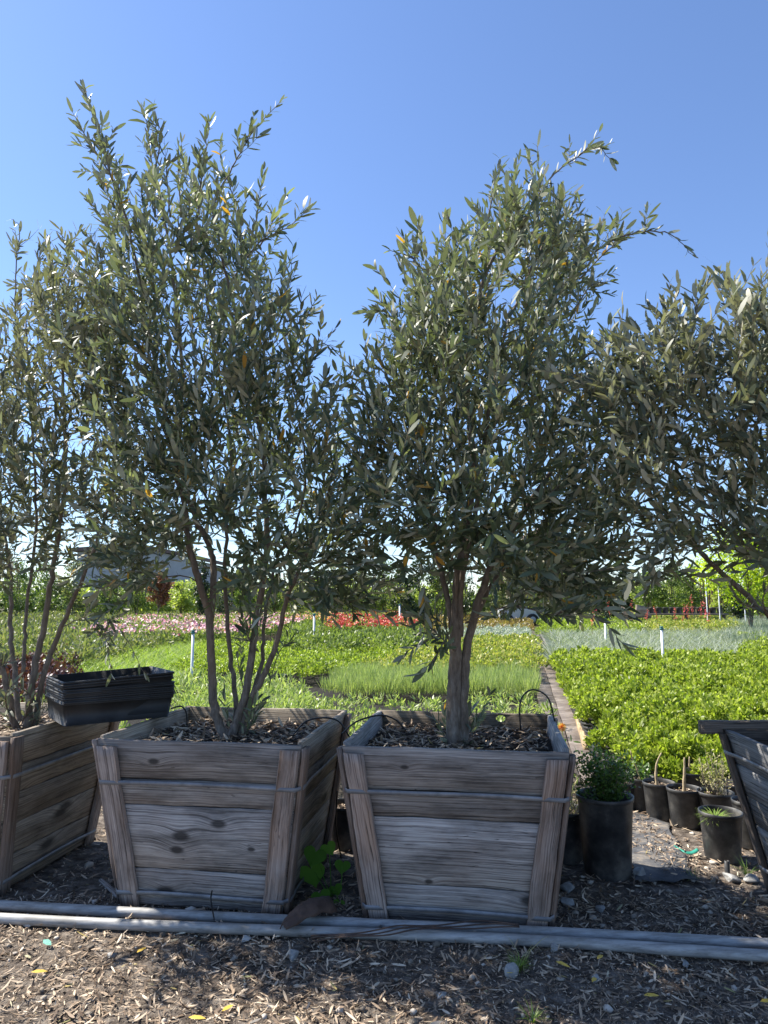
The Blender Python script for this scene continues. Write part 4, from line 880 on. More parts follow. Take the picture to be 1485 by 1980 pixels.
# heart leaf vine
vc = Pz(640, 1735, 0); vr = empty('heart_leaf_vine', vc, 0, 'green vine with heart shaped leaves growing in the gap between the front boxes', 'vine')
HT = [(608, 1655, 44), (604, 1690, 52), (622, 1735, 36), (650, 1720, 26), (636, 1640, 30), (662, 1675, 30), (655, 1748, 22)]; hv = []; hf = []; st = []
for x, y, s_ in HT:
    p = PY(x, y, vc[1] - .02 + rng.normal() * .04) - vc; sc = s_ / FPX * vc[1] * .5; ring = []
    tl = rng.uniform(-.5, .5)
    for q in range(20):
        t_ = q / 20 * 2 * math.pi; hx = 16 * math.sin(t_) ** 3 / 16; hz = (13 * math.cos(t_) - 5 * math.cos(2 * t_) - 2 * math.cos(3 * t_) - math.cos(4 * t_)) / 15
        ring.append(p + np.array([(hx * math.cos(tl) - hz * math.sin(tl)) * sc, -.25 * sc * hz - .12 * sc * abs(hx), (hz * math.cos(tl) + hx * math.sin(tl)) * sc]))
    b0 = len(hv); hv += ring + [p + np.array([0, .02 * sc, 0])]
    for q in range(0, 20, 2): hf.append([b0 + 20, b0 + q, b0 + q + 1, b0 + (q + 2) % 20])
    st.append(tube_data(spline([np.zeros(3), p * .5 + rvec(1, .02)[0], p + [0, .005, sc * .5]], 10), .0022, 6))
link('leaves', mesh_np('leaves', np.array(hv), np.array(hf), None, np.repeat(rng.random(len(HT)), 21)), 'vine', vr); tubeobj('stem', st, 'vine', vr)
# dry vine across pipes, wire bit
tubing_pts = [Pz(600, 1822, .01), Pz(720, 1808, .05), Pz(800, 1800, .058), Pz(900, 1793, .058), Pz(1005, 1795, .06)]
P = spline(tubing_pts, 30); o0 = P[0].copy(); lst = [tube_data(P - o0 + np.array([0, .012 * q, .004 * q]) + .006 * np.sin(np.arange(30) * .5 + q)[:, None] * [0, 1, .5], .0028, 6) for q in range(3)]
o = tubeobj('dry_vine', lst, 'barkchip'); o.location = Vector(o0); tag(o, 'thin dry brown vine draped over the pipes in front of the middle box', 'dry vine')
P = spline([Pz(410, 1722, .12), PY(408, 1740, Pz(408, 1752, .03)[1] - .05), Pz(414, 1778, .055)], 12); o0 = P[0].copy(); o = tubeobj('bent_wire', [tube_data(P - o0, .003, 6)], 'hose'); o.location = Vector(o0); tag(o, 'short bent dark wire sticking up behind the pipes below the left box', 'wire')
# stub pipe and green ribbon
c = Pz(1407, 1692, 0); me = lathe_data([(.012, 0), (.012, .065), (.009, .066), (.009, .03)], 14); tag(link('pipe_stub', mesh_np('pipe_stub', me[0], me[1]), 'pot', loc=c), 'short grey pipe stub standing in the soil in front of the grass pot', 'pipe stub')
P = spline([Pz(1305, 1638, .02), Pz(1322, 1648, .025), Pz(1338, 1652, .02), Pz(1352, 1645, .03)], 20); o0 = P[0].copy(); V = np.concatenate([P - o0, P - o0 + [0, .025, .006]]); i_ = np.arange(19); F = np.stack([i_, i_ + 1, i_ + 21, i_ + 20], 1)
o = link('plastic_ribbon', mesh_np('plastic_ribbon', V, F), 'green_plastic'); o.location = Vector(o0); md = o.modifiers.new('t', 'SOLIDIFY'); md.thickness = .002; tag(o, 'strip of green plastic ribbon lying on the ground left of the grass pot', 'ribbon')
P = np.array([Pz(84, 1817, .02), Pz(104, 1828, .02)]); o0 = P[0].copy(); V, F, q = leaf_data(np.zeros((1, 3)), (P[1] - P[0])[None], np.array([[0, -.4, 1.0]]), .055, .022, .1, PF_OVAL)
o = link('plastic_scrap', mesh_np('plastic_scrap', V, F), 'green_plastic'); o.location = Vector(o0); tag(o, 'pale green plastic scrap on the sunlit litter at far left', 'plastic scrap')
# fallen yellow leaves
for (x, y, an, lab) in [(265, 1838, 70, 'upright yellow fallen leaf below the left box, in front of the pipes'), (430, 1950, 60, 'slim yellow fallen leaf at the bottom left of centre'), (365, 1962, 0, 'yellow fallen leaf lying flat near the slim upright one'),
                        (60, 1882, 15, 'yellow fallen leaf in the sunny patch at far left'), (1155, 1853, 50, 'yellow fallen leaf right below the right end of the middle box'), (1145, 1900, 55, 'yellow fallen leaf beside a grey pebble right of the grass tuft'),
                        (980, 1884, 25, 'golden fallen leaf touching the pale round rock by the grass tuft'), (1245, 1925, 5, 'thin yellow fallen leaf in the lower right foreground'), (1470, 1935, 15, 'yellow fallen leaf near the lower right corner'), (1075, 1862, -40, 'pale curled fallen leaf above the grass tuft at right')]:
    c = Pz(x, y, .02); D = np.array([[math.cos(R(an)), math.sin(R(an)), .1]]); V, F, q = leaf_data(np.zeros((1, 3)), D, np.array([[0, -.3, 1.0]]), .055, .015, .2, PF_OVAL)
    o = link('fallen_leaf', mesh_np('fallen_leaf', V, F), 'yellowleaf'); o.location = Vector((c[0], c[1], float(gh(c[0], c[1])) + .022)); tag(o, lab, 'fallen leaf', 'yellow fallen leaves')
# grass tufts
def tuft(px, py, n, L, label, mat='weed'):
    c = Pz(px, py, 0); th = rng.uniform(0, 6.28, n); P = np.stack([np.cos(th) * .012, np.sin(th) * .012, np.zeros(n)], 1) * rng.random((n, 1))
    o = leafobj('grass_tuft', leaf_data(P, np.stack([np.cos(th), np.sin(th), rng.uniform(.5, 3, n)], 1), np.stack([-np.cos(th) * .3, -np.sin(th) * .3, np.ones(n)], 1), L * rng.uniform(.5, 1.1, n), .0028, .4, PF_BLADE), mat)
    o.location = Vector((c[0], c[1], float(gh(c[0], c[1])))); return tag(o, label, 'grass tuft', 'small weeds on the bare ground')
tuft(1002, 1878, 90, .06, 'small bright grass tuft beside the pale round rock'); tuft(1010, 1862, 16, .14, 'thin dry grass stalks behind the bright tuft', 'dryweed'); tuft(1030, 1975, 40, .07, 'grass tuft cut by the bottom edge of the photo')
tuft(1340, 1690 + 10, 20, .08, 'sparse weed blades by the weed fabric near the grass pot')
tuft(1445, 1690, 30, .10, 'weed blades growing at the foot of the right hand planter box', 'shrub')

# ------------------------------------------------------------------ beds of nursery plants
def bed(name, label, quad, z, hgt, mat, spacing=.2, n0=60, L=.035, W=.018, kind='shrub', d0=5.0, cat='plants', rad=None, flowers=None, gap=0.0, parent=None, prof=None):
    Q = np.array([Pz(x, y, z)[:2] for x, y in quad]); 
    s = np.stack([Q @ VD[:2], Q @ UD[:2]], 1); mn, mx = s.min(0), s.max(0)
    sp_ = spacing; gxs, gys = np.meshgrid(np.arange(mn[0], mx[0], sp_), np.arange(mn[1], mx[1], sp_)); P = np.stack([gxs.ravel(), gys.ravel()], 1); P += rng.uniform(-.16, .16, P.shape) * sp_
    W_ = P[:, :1] * VD[None, :2] + P[:, 1:] * UD[None, :2]; ok = inpoly(W_, Q); W_ = W_[ok]
    if gap: W_ = W_[rng.random(len(W_)) > gap]
    vis = (np.abs(W_[:, 0] / (W_[:, 1] + .01)) < .85); W_ = W_[vis]
    d = np.linalg.norm(W_, axis=1); fac = np.clip(d0 / d, .02, 1) ; n = np.maximum(2, (n0 * fac ** 1.45 * rng.uniform(.75, 1.25, len(W_)))).astype(int); big = np.clip(d / d0, 1, 9) ** .68
    idx = np.repeat(np.arange(len(W_)), n); m = len(idx); r0 = (rad or sp_ * .62); hv = (rng.uniform(.74, 1.16, len(W_)) + .09 * np.sin(W_[:, 0] * 1.9 + W_[:, 1] * 1.3))[idx]; bigm = big[idx]; base = np.zeros((m, 3)); base[:, :2] = W_[idx]
    LL = L * bigm * rng.uniform(.65, 1.25, m); WW = W * bigm
    if kind == 'shrub':
        v = nrm(rvec(m)); v[:, 2] = np.abs(v[:, 2]); q = rng.uniform(.55, 1.0, m)[:, None]; off = v * q * np.array([r0, r0, hgt * .62]); zz = (z - hgt * .62)
        P = base + off; P[:, 2] = (P[:, 2] + zz) * hv; D = v * [.8, .8, .5] + rvec(m, .5) + [0, 0, .55]; N = v + rvec(m, .45) + [0, 0, .4]; data = leaf_data(P, D, N, LL, WW, .12, prof or PF_OVAL)
    elif kind == 'spike':
        th = rng.uniform(0, 6.28, m); rr = r0 * np.sqrt(rng.random(m)); P = base + np.stack([np.cos(th) * rr, np.sin(th) * rr, np.full(m, z - hgt)], 1); P[:, 2] += rng.random(m) * hgt * .4
        D = np.stack([np.cos(th) * .28, np.sin(th) * .28, np.ones(m)], 1) + rvec(m, .14); N = rvec(m) + [0, -.4, .1]; data = leaf_data(P, D, N, hgt * rng.uniform(.45, .72, m) * hv, WW, .05, prof or PF_BLADE)
    elif kind == 'arch':
        th = rng.uniform(0, 6.28, m); P = base + np.stack([np.cos(th) * .02, np.sin(th) * .02, np.full(m, z - hgt)], 1); D = np.stack([np.cos(th) * .65, np.sin(th) * .65, np.ones(m) * rng.uniform(.6, 1.6, m)], 1)
        N = np.stack([-np.cos(th), -np.sin(th), np.full(m, .6)], 1); data = leaf_data(P, D, -N * -1, LL, WW, -.45 * -1, ([0, .3, .65, 1], [1, .9, .6, .05]))
    o = leafobj(name, data, mat); tag(o, label, cat, kind='stuff')
    if flowers:
        fm, nf, fs = flowers; idx = np.repeat(np.arange(len(W_)), np.maximum(1, (nf * fac ** .8)).astype(int)); m = len(idx); big2 = big[idx]; th = rng.uniform(0, 6.28, m); rr = r0 * np.sqrt(rng.random(m)) * 1.1
        c = np.stack([W_[idx, 0] + np.cos(th) * rr, W_[idx, 1] + np.sin(th) * rr, z + rng.uniform(-.10, .06, m)], 1); k = 5; P = np.repeat(c, k, 0); a_ = np.tile(np.arange(k) * 2 * math.pi / k, m) + np.repeat(rng.random(m) * 6, k)
        ax = nrm(rvec(m, .5) + [0, -.6, .8]); ax = np.repeat(ax, k, 0); ref = nrm(np.cross(ax, [1, 0, 0])); bi = np.cross(ax, ref); D = ref * np.cos(a_)[:, None] + bi * np.sin(a_)[:, None] + ax * .3
        rn = np.repeat(rng.random(m), k); fo = leafobj('flowers', leaf_data(P, D, ax, np.repeat(fs * big2, k), np.repeat(fs * big2, k) * .9, .1, PF_OVAL, rnd=rn), fm, o)
    return o
bed('green_shrub_bed', 'bright green glossy shrubs packed tightly right of the walkway', [(1187, 1441), (2300, 1441), (1900, 1256), (1068, 1256)], .38, .26, 'green', .20, 380, .039, .018, d0=5.5, rad=.098, gap=.02)
bed('grey_grass_bed', 'grey green arching grasses in a band behind the bright green shrubs', [(1072, 1256), (1440, 1256), (1430, 1216), (1052, 1216)], .45, .42, 'greygrass', .34, 120, .42, .017, 'arch', d0=12)
bed('green_shrub_bed', 'bright green shrubs right of the grey grasses towards the right edge', [(1440, 1256), (1900, 1256), (1800, 1226), (1425, 1226)], .40, .26, 'green', .3, 200, .05, .026, d0=12)
bed('green_shrub_bed', 'strip of yellow green shrubs behind the grey grasses beside the walkway', [(1046, 1214), (1240, 1214), (1230, 1192), (1038, 1192)], .42, .3, 'euo', .4, 160, .07, .035, d0=18)
bed('rust_shrub_bed', 'rusty yellow shrubs in a strip at the far end of the right side', [(1235, 1212), (1440, 1212), (1420, 1190), (1228, 1190)], .44, .3, 'gold', .4, 160, .07, .035, d0=18)
bed('grey_grass_bed', 'tall grey green brush at the far right behind the green shrubs', [(1420, 1226), (1900, 1226), (1800, 1186), (1400, 1188)], .55, .5, 'greygrass', .4, 200, .3, .012, 'spike', d0=14)
bed('sprig_bed', 'pale yellow green sprigs in low pots right behind the two front boxes', [(250, 1470), (1090, 1470), (1050, 1338), (300, 1338)], .24, .20, 'sprig', .24, 70, .050, .015, 'shrub', d0=6, gap=.18, prof=PF_OLIVE, rad=.11)
bed('weed_bed', 'taller leafy weeds behind the stems of the tallest olive', [(330, 1400), (600, 1400), (580, 1300), (350, 1300)], .34, .30, 'sprig', .22, 70, .07, .012, 'shrub', d0=6, gap=.1, prof=PF_OLIVE)
bed('lavender_bed', 'upright grey green lavender rows left of the walkway', [(600, 1302), (1052, 1302), (1042, 1272), (680, 1272)], .38, .30, 'rosemary', .26, 260, .2, .006, 'spike', d0=8, gap=.06)
bed('euonymus_bed', 'low bright green block behind the dark gap left of centre', [(330, 1284), (690, 1284), (830, 1238), (400, 1238)], .34, .25, 'euo', .24, 190, .04, .022, d0=10)
bed('gold_shrub_bed', 'golden green shrubs behind the lavender left of the walkway', [(700, 1278), (1044, 1278), (1034, 1226), (835, 1230)], .36, .25, 'gold', .26, 180, .045, .025, d0=10)
bed('tall_green_bed', 'taller mid green plants in front of the red and pink flowers', [(540, 1240), (830, 1236), (800, 1200), (570, 1200)], .5, .4, 'midgreen', .35, 170, .08, .03, d0=14)
bed('silver_bed', 'low silvery plants behind the golden shrubs by the walkway', [(850, 1226), (1032, 1226), (1026, 1207), (860, 1207)], .34, .25, 'silver', .35, 130, .05, .02, d0=16)
bed('arching_plants_bed', 'yellow green arching plants behind the black trays', [(110, 1292), (345, 1292), (420, 1228), (150, 1228)], .42, .38, 'arch', .33, 230, .32, .014, 'arch', d0=9)
bed('maroon_bed', 'dark maroon leafed plants behind the leftmost olive stems', [(-200, 1330), (150, 1325), (150, 1250), (-150, 1250)], .45, .4, 'maroon', .3, 170, .05, .025, d0=8)
bed('far_left_sprigs', 'pale green plants behind the leftmost planter box', [(-500, 1420), (260, 1420), (200, 1325), (-500, 1325)], .3, .25, 'sprig', .22, 90, .05, .016, d0=6, prof=PF_OLIVE)
bed('pink_flower_bed', 'pink flowers massed in a band behind the bright green block', [(140, 1224), (420, 1218), (620, 1184), (250, 1190)], .62, .45, 'midgreen', .38, 130, .07, .03, d0=12, flowers=('pink', 11, .028), cat='flowers')
bed('pink_flower_bed', 'pale pink flowers continuing right behind the taller green plants', [(420, 1220), (520, 1210), (640, 1186), (600, 1182)], .62, .45, 'midgreen', .38, 110, .07, .03, d0=12, flowers=('pink', 15, .028), cat='flowers')
bed('orange_flower_bed', 'orange flowers between the pink and the red ones', [(545, 1196), (645, 1196), (650, 1180), (570, 1180)], .64, .4, 'midgreen', .4, 90, .08, .03, d0=14, flowers=('orange', 12, .026), cat='flowers')
bed('red_flower_bed', 'red flowers massed behind the taller green plants at centre', [(640, 1206), (805, 1206), (790, 1180), (650, 1180)], .68, .45, 'midgreen', .4, 80, .08, .03, d0=14, flowers=('red', 18, .026), cat='flowers')
bed('far_brush', 'dull grey green brush far behind the pink flowers at left', [(-600, 1250), (150, 1250), (560, 1186), (-300, 1186)], .6, .5, 'brush', .5, 120, .09, .03, d0=14)
bed('far_brush', 'rusty low growth far behind between the truck and the red flowers', [(790, 1208), (1028, 1208), (1018, 1188), (790, 1188)], .42, .3, 'rust', .5, 100, .08, .03, d0=20)
bed('far_brush', 'low dull growth at the foot of the far trees', [(100, 1187), (1500, 1187), (1500, 1181), (100, 1181)], .5, .4, 'brush', 1.0, 160, .12, .05, d0=30)
# sprinkler risers
def riser(px, ytop, ybase, z, label, capc='teal'):
    c = Pz(px, ybase, z); tp = PY(px, ytop, c[1]); root = empty('sprinkler_riser', (c[0], c[1], 0), 0, label, 'sprinkler', 'white sprinkler risers among the beds'); h_ = tp[2]
    r_ = .016 + .0006 * c[1]
    V, F, q = lathe_data([(r_, 0), (r_, h_ - .06), (.001, h_ - .06)], 10); link('pipe', mesh_np('pipe', V, F), 'pvc', root)
    V, F, q = lathe_data([(r_ * .9, h_ - .06), (r_ * 1.5, h_ - .055), (r_ * 1.5, h_ - .03), (r_ * .8, h_ - .02), (r_ * 1.7, h_ - .012), (r_ * 1.2, h_), (.001, h_)], 10); link('sprinkler_head', mesh_np('sprinkler_head', V, F), capc, root)
riser(371, 1218, 1297, .25, 'white sprinkler riser standing between the trays and the tallest olive')
riser(607, 1186, 1238, .35, 'white sprinkler riser in front of the pink and orange flowers')
riser(1282, 1211, 1272, .35, 'white sprinkler riser with blue green head in the bright green shrubs')
riser(1171, 1195, 1232, .4, 'white sprinkler riser in the grey grasses near the walkway')
riser(773, 1168, 1200, .5, 'white sprinkler riser behind the red flowers')
riser(1124, 1185, 1210, .4, 'small white riser in the strip behind the grey grasses')
# coral flower spikes
SPK = [(1180, 1165, 1210), (1198, 1142, 1215), (1223, 1160, 1212), (1252, 1178, 1210), (1270, 1172, 1210), (1305, 1175, 1212), (1322, 1172, 1215), (1332, 1168, 1215), (1340, 1150, 1215), (1357, 1165, 1212), (1368, 1165, 1230), (1146, 1180, 1225), (430, 1140, 1195), (330, 1148, 1190)]
for q, (px, yt, yb_) in enumerate(SPK):
    c = Pz(px, yb_, .4); tp = PY(px, yt, c[1])[2]; lab = ('tall coral flower spike, ' + ORD[q if q < 12 else q - 12] + (' from the left among those standing' if False else ''))
    order = sorted([s for s in SPK if s[0] > 1000]); 
    if px > 1000: lab = 'coral red flower spike above the grey grasses, ' + ORD[order.index((px, yt, yb_))] + ' from the left'
    else: lab = 'coral red flower spike seen behind the tallest olive stems' if px == 430 else 'coral red flower spike left of the tallest olive stems'
    root = empty('flower_spike', (c[0], c[1], 0), 0, lab, 'flower spike', 'coral flower spikes')
    S = spline([(0, 0, 0), (rng.normal() * .03, 0, tp * .6), (rng.normal() * .05, 0, tp)], 10); tubeobj('stalk', [tube_data(S, .005, 5)], 'rust', root)
    m = 34; i_ = rng.uniform(4.5, 9, m); P = np.stack([np.interp(i_, np.arange(10), S[:, k]) for k in range(3)], 1); P += rvec(m, .022)
    leafobj('blossoms', leaf_data(P, rvec(m), rvec(m), .055, .026, .1, PF_OVAL), 'spike', root)

# ------------------------------------------------------------------ far trees
def ftree(name, label, cat, px, ytop, wpx, Y, mat, crown0=.35, n=1500, L=.16, shape='round', group='trees in the far row', stake=False, trunk_r=.03, airy=1.0):
    b0 = PY(px, 1180, Y); tp = PY(px, ytop, Y)[2]; rw = wpx / FPX * Y / 2 * 1.12; root = empty(name, (b0[0], Y, 0), 0, label, cat, group)
    tubes = [tube_data(spline([(0, 0, 0), (rng.normal() * .06, 0, tp * .4), (rng.normal() * .08, 0, tp * .85)], 8), np.linspace(trunk_r, trunk_r * .3, 8), 6)]
    ncl = 26 if shape != 'column' else 30; cl = []
    for q in range(ncl):
        t_ = rng.random(); z = tp * (crown0 + (1 - crown0) * t_ * .94)
        if shape == 'round': env = math.sin(math.pi * (t_ * .86 + .10)) ** .6
        elif shape == 'column': env = (1 - t_) ** .55 * .9 + .12
        else: env = 1.0
        an = rng.uniform(0, 6.28); rr = rw * env * math.sqrt(rng.random()) * .85; cc = np.array([math.cos(an) * rr, math.sin(an) * rr, z]); cl.append((cc, rw * rng.uniform(.28, .55)))
        tubes.append(tube_data(spline([(0, 0, max(.2, z - rw * .8)), cc * [.5, .5, 1] - [0, 0, rw * .2], cc], 6), np.linspace(trunk_r * .4, .006, 6), 4))
    tubeobj('trunk', tubes, 'bark_far', root)
    lst = []
    for cc, r_ in cl:
        m = int(n / ncl * rng.uniform(.6, 1.4)); v = nrm(rvec(m)) * (rng.random((m, 1)) ** .45) * r_ * airy; P = cc + v * [1, 1, .85]; lst.append(leaf_data(P, rvec(m) + [0, 0, .3], rvec(m, .6) + [0, 0, 1], L * rng.uniform(.6, 1.2, m), L * .5, .15, PF_OVAL))
    leafobj('crown', join_data(lst), mat, root)
    if stake: leafobj('stake', tube_data(np.array([[.12, 0, 0], [.12, 0, tp * .55]]), .025, 6), 'twig', root)
    return root
FT = [(972, 1120, 40, 36, 'brush', 'round', .02, 'dull green bushy tree'), (1030, 1092, 60, 44, 'brush', 'round', .04, 'dull green bushy tree'), (1078, 1100, 56, 45, 'dark_ever', 'round', .04, 'dark bushy evergreen'),
  # px, ytop, width, Y, mat, shape, crown0, desc
 (1150, 1088, 34, 38, 'dark_ever', 'column', .12, 'slim dark evergreen'), (1176, 1098, 30, 39, 'dark_ever', 'column', .12, 'slim dark evergreen'), (1208, 1086, 34, 38, 'dark_ever', 'column', .1, 'slim dark evergreen'),
 (1255, 1100, 58, 40, 'far_green', 'round', .35, 'leafy staked tree'), (1300, 1085, 60, 39, 'far_green', 'round', .35, 'leafy staked tree'), (1342, 1095, 58, 40, 'far_green', 'round', .33, 'leafy staked tree'),
 (1392, 1120, 40, 42, 'far_lime', 'round', .1, 'lime green columnar tree'), (1418, 1108, 46, 38, 'dark_ever', 'column', .1, 'slim dark evergreen'), (1470, 1110, 60, 40, 'far_green', 'round', .35, 'leafy staked tree'), (1520, 1100, 60, 40, 'far_green', 'round', .3, 'leafy staked tree'),
 (1110, 1100, 50, 44, 'far_green', 'round', .3, 'leafy staked tree'), (1060, 1110, 50, 46, 'far_green', 'round', .3, 'leafy staked tree'), (990, 1098, 56, 46, 'brush', 'round', .06, 'dull green bushy tree'), (950, 1090, 56, 44, 'far_green', 'round', .3, 'leafy staked tree'),
 (900, 1075, 60, 42, 'dark_ever', 'round', .2, 'dark bushy evergreen'), (850, 1092, 50, 40, 'far_green', 'round', .3, 'leafy staked tree'), (812, 1070, 52, 38, 'dark_ever', 'round', .15, 'dark bushy evergreen'), (776, 1088, 44, 38, 'dark_ever', 'column', .1, 'slim dark evergreen'), (742, 1082, 50, 40, 'far_green', 'round', .3, 'leafy staked tree'),
 (700, 1105, 50, 42, 'far_green', 'round', .3, 'leafy staked tree'), (660, 1095, 54, 40, 'dark_ever', 'round', .2, 'dark bushy evergreen'), (615, 1110, 50, 42, 'far_green', 'round', .3, 'leafy staked tree'), (572, 1098, 50, 40, 'brush', 'round', .2, 'dull green bushy tree'), (528, 1108, 50, 42, 'far_green', 'round', .3, 'leafy staked tree'),
 (480, 1090, 54, 40, 'far_green', 'round', .3, 'leafy staked tree'), (436, 1100, 44, 40, 'dark_ever', 'column', .1, 'slim dark evergreen'), (392, 1078, 36, 36, 'dark_ever', 'column', .1, 'slim dark evergreen'), (350, 1122, 44, 42, 'far_lime', 'round', .35, 'lime green columnar tree'), (306, 1104, 44, 34, 'far_red', 'round', .45, 'red leafed tree'),
 (262, 1112, 50, 42, 'far_green', 'round', .3, 'leafy staked tree'), (205, 1118, 50, 40, 'far_green', 'round', .25, 'leafy staked tree'), (140, 1085, 60, 40, 'brush', 'round', .2, 'dull green bushy tree'), (90, 1085, 60, 40, 'far_green', 'round', .2, 'leafy staked tree'), (30, 1080, 60, 42, 'far_green', 'round', .2, 'leafy staked tree'), (-40, 1080, 70, 42, 'brush', 'round', .2, 'dull green bushy tree')]
kinds = {}
for f in sorted(FT): kinds.setdefault(f[7], []).append(f)
NAMES = {'slim dark evergreen': 'cypress_tree', 'leafy staked tree': 'young_tree', 'lime green columnar tree': 'lime_tree', 'dull green bushy tree': 'bushy_tree', 'dark bushy evergreen': 'evergreen_tree', 'red leafed tree': 'red_leaf_tree'}
for k_, lst in kinds.items():
    for q, f in enumerate(lst):
        lab = (k_ + ' in the far row, ' + ORD[q] + ' of its kind from the left') if len(lst) > 1 else k_ + ' in the far row behind the pink flowers'
        ftree(NAMES[k_], lab, 'tree', f[0], f[1], f[2], f[3], f[4], f[6], 1700, .15, f[5], stake=(k_ == 'leafy staked tree'))
ftree('yellow_tree', 'bright yellow green tree at the right edge beyond the beds', 'tree', 1450, 1022, 165, 26, 'far_yellow', .34, 8000, .13, 'round', group=None, trunk_r=.05)
# lime hedge segments behind the row
for q, (x0, x1, lab) in enumerate([(150, 520, 'sunlit lime green hedge far behind the pink flowers'), (520, 900, 'sunlit lime green hedge far behind the red flowers'), (1215, 1560, 'sunlit lime green hedge behind the staked trees at right')]):
    A, B = PY(x0, 1180, 50), PY(x1, 1180, 50); n = 8000; P = np.stack([rng.uniform(A[0], B[0], n), 50 + rng.uniform(-.8, .8, n), np.zeros(n)], 1); P[:, 2] = rng.random(n) ** .8 * (2.35 + .35 * np.sin(P[:, 0] * 2.2) + .25 * np.sin(P[:, 0] * 5.1 + 1))
    tag(leafobj('hedge', leaf_data(P, rvec(n) + [0, 0, .5], rvec(n, .5) + [0, -.5, .7], .24, .12, .1, PF_OVAL), 'far_lime', None, (A[0], 50, 0)), lab, 'hedge', 'far hedges')

n = 26000; A, B = PY(-400, 1180, 66), PY(1900, 1180, 66); P = np.stack([rng.uniform(A[0], B[0], n), 66 + rng.uniform(-3, 3, n), np.zeros(n)], 1)
pxs = CX + P[:, 0] / 66 * FPX; hh = 2.7 + .6 * np.sin(P[:, 0] * .9) * np.sin(P[:, 0] * .37 + 1) + .45 * np.sin(P[:, 0] * 2.9) + .25 * np.sin(P[:, 0] * 7.1); hh = np.where((pxs > 165) & (pxs < 385), hh * .55, hh)
P[:, 2] = rng.random(n) ** .75 * hh
tag(leafobj('far_woods', leaf_data(P, rvec(n) + [0, 0, .5], rvec(n, .6) + [0, -.3, .8], .5, .26, .1, PF_OVAL), 'far_green', None, (0, 66, 0)), 'continuous band of mixed green trees closing the view at the horizon', 'woods', kind='stuff')
# ------------------------------------------------------------------ buildings, truck, cart, wires
def prism(name, xs, y0, y1, zs, mat, parent):   # polygon in xz extruded along y
    n = len(xs); V = [(x, y0, z) for x, z in zip(xs, zs)] + [(x, y1, z) for x, z in zip(xs, zs)]
    me = bpy.data.meshes.new(name); me.from_pydata(V, [], [list(range(n)), list(range(2 * n - 1, n - 1, -1))] + [[i_, n + i_, n + (i_ + 1) % n, (i_ + 1) % n] for i_ in range(n)]); me.update()
    bm = bmesh.new(); bm.from_mesh(me); bmesh.ops.recalc_face_normals(bm, faces=bm.faces); bm.to_mesh(me); bm.free()
    return link(name, me, mat, parent)
Yb = 75; a1, a2, a3 = PY(150, 1062, Yb), PY(265, 1052, Yb), PY(378, 1078, Yb)
bl = empty('warehouse', (a2[0], Yb, 0), 0, 'long grey building with a low brown roof behind the left trees', 'building')
x_ = lambda p: p[0] - a2[0]
prism('wall', [x_(a1), x_(a3), x_(a3), 0, x_(a1)], 0, 14, [0, 0, a3[2] - .3, a2[2] - .3, a1[2] - .3], 'wall_grey', bl)
prism('roof', [x_(a1) - .5, 0, x_(a3) + .6, x_(a3) + .6, 0, x_(a1) - .5], -.5, 14.5, [a1[2] - .28, a2[2] - .28, a3[2] - .28, a3[2] + .1, a2[2] + .1, a1[2] + .1], 'roof', bl)
prism('awning', [x_(PY(325, 1115, Yb)), x_(PY(370, 1115, Yb)), x_(PY(358, 1108, Yb)), x_(PY(335, 1108, Yb))], -2.5, -.02, [1.9, 1.9, 2.8, 2.8], 'roof', bl)
Yh = 60; h1, h2, h3 = PY(985, 1085, Yh), PY(1045, 1020, Yh), PY(1115, 1045, Yh)
hs = empty('house', (h2[0], Yh, 0), 0, 'tan house with a brown pitched roof behind the middle olive crown', 'house')
x_ = lambda p: p[0] - h2[0]
prism('wall', [x_(h1), x_(h3), x_(h3), 0, x_(h1)], 0, 9, [0, 0, h3[2] - 1.2, h2[2] - .25, h3[2] - 1.2], 'wall_tan', hs)
prism('roof', [x_(h1) - .5, 0, x_(h3) + .5, x_(h3) + .5, 0, x_(h1) - .5], -.6, 9.6, [h3[2] - 1.25, h2[2] - .22, h3[2] - 1.25, h3[2] - 1.0, h2[2] + .05, h3[2] - 1.0], 'roof', hs)
b = WB(); b.box((-.9, -.03, 2.6), I3, (1.2, .05, 1.1), segs=2); b.build('window', 'glass', hs)
# white pickup
Yt = 40; tc = PY(1005, 1190, Yt); tr = empty('pickup_truck', (tc[0], Yt, 0), R(8), 'white pickup truck parked at the far end of the walkway', 'truck')
def bev(o, w_=.05):
    md = o.modifiers.new('bev', 'BEVEL'); md.width = w_; md.segments = 3; return o
bev(prism('body', [-1.15, 1.15, 1.15, .95, .45, .3, -.25, -.45, -1.15], 0, 1.6, [.35, .35, .8, .9, .95, 1.42, 1.45, .95, .9], 'white_paint', tr))
bev(prism('window', [-.38, .36, .25, -.2], -.015, .01, [.96, .96, 1.36, 1.37], 'glass', tr), .005)
for xx in (-.72, .72):
    V, F, q = lathe_data([(.001, -.11), (.30, -.11), (.34, -.08), (.34, .08), (.30, .11), (.001, .11)], 22); V = V[:, [0, 2, 1]] * [1, 1, 1] + [xx, -.0, .34]; wh = link('wheel', mesh_np('wheel', V, F), 'tyre', tr)
    V, F, q = lathe_data([(.001, -.125), (.17, -.125), (.18, -.115), (.001, -.114)], 18); V = V[:, [0, 2, 1]] + [xx, 0, .34]; link('hub_cap', mesh_np('hub_cap', V, F), 'wall_grey', wh)
for xx in (-1.12, 1.1):
    b = WB(); b.box((xx, -.02, .75), I3, (.08, .05, .12), segs=2); b.build('headlight' if xx > 0 else 'tail_light', 'glass' if xx > 0 else 'red', tr)
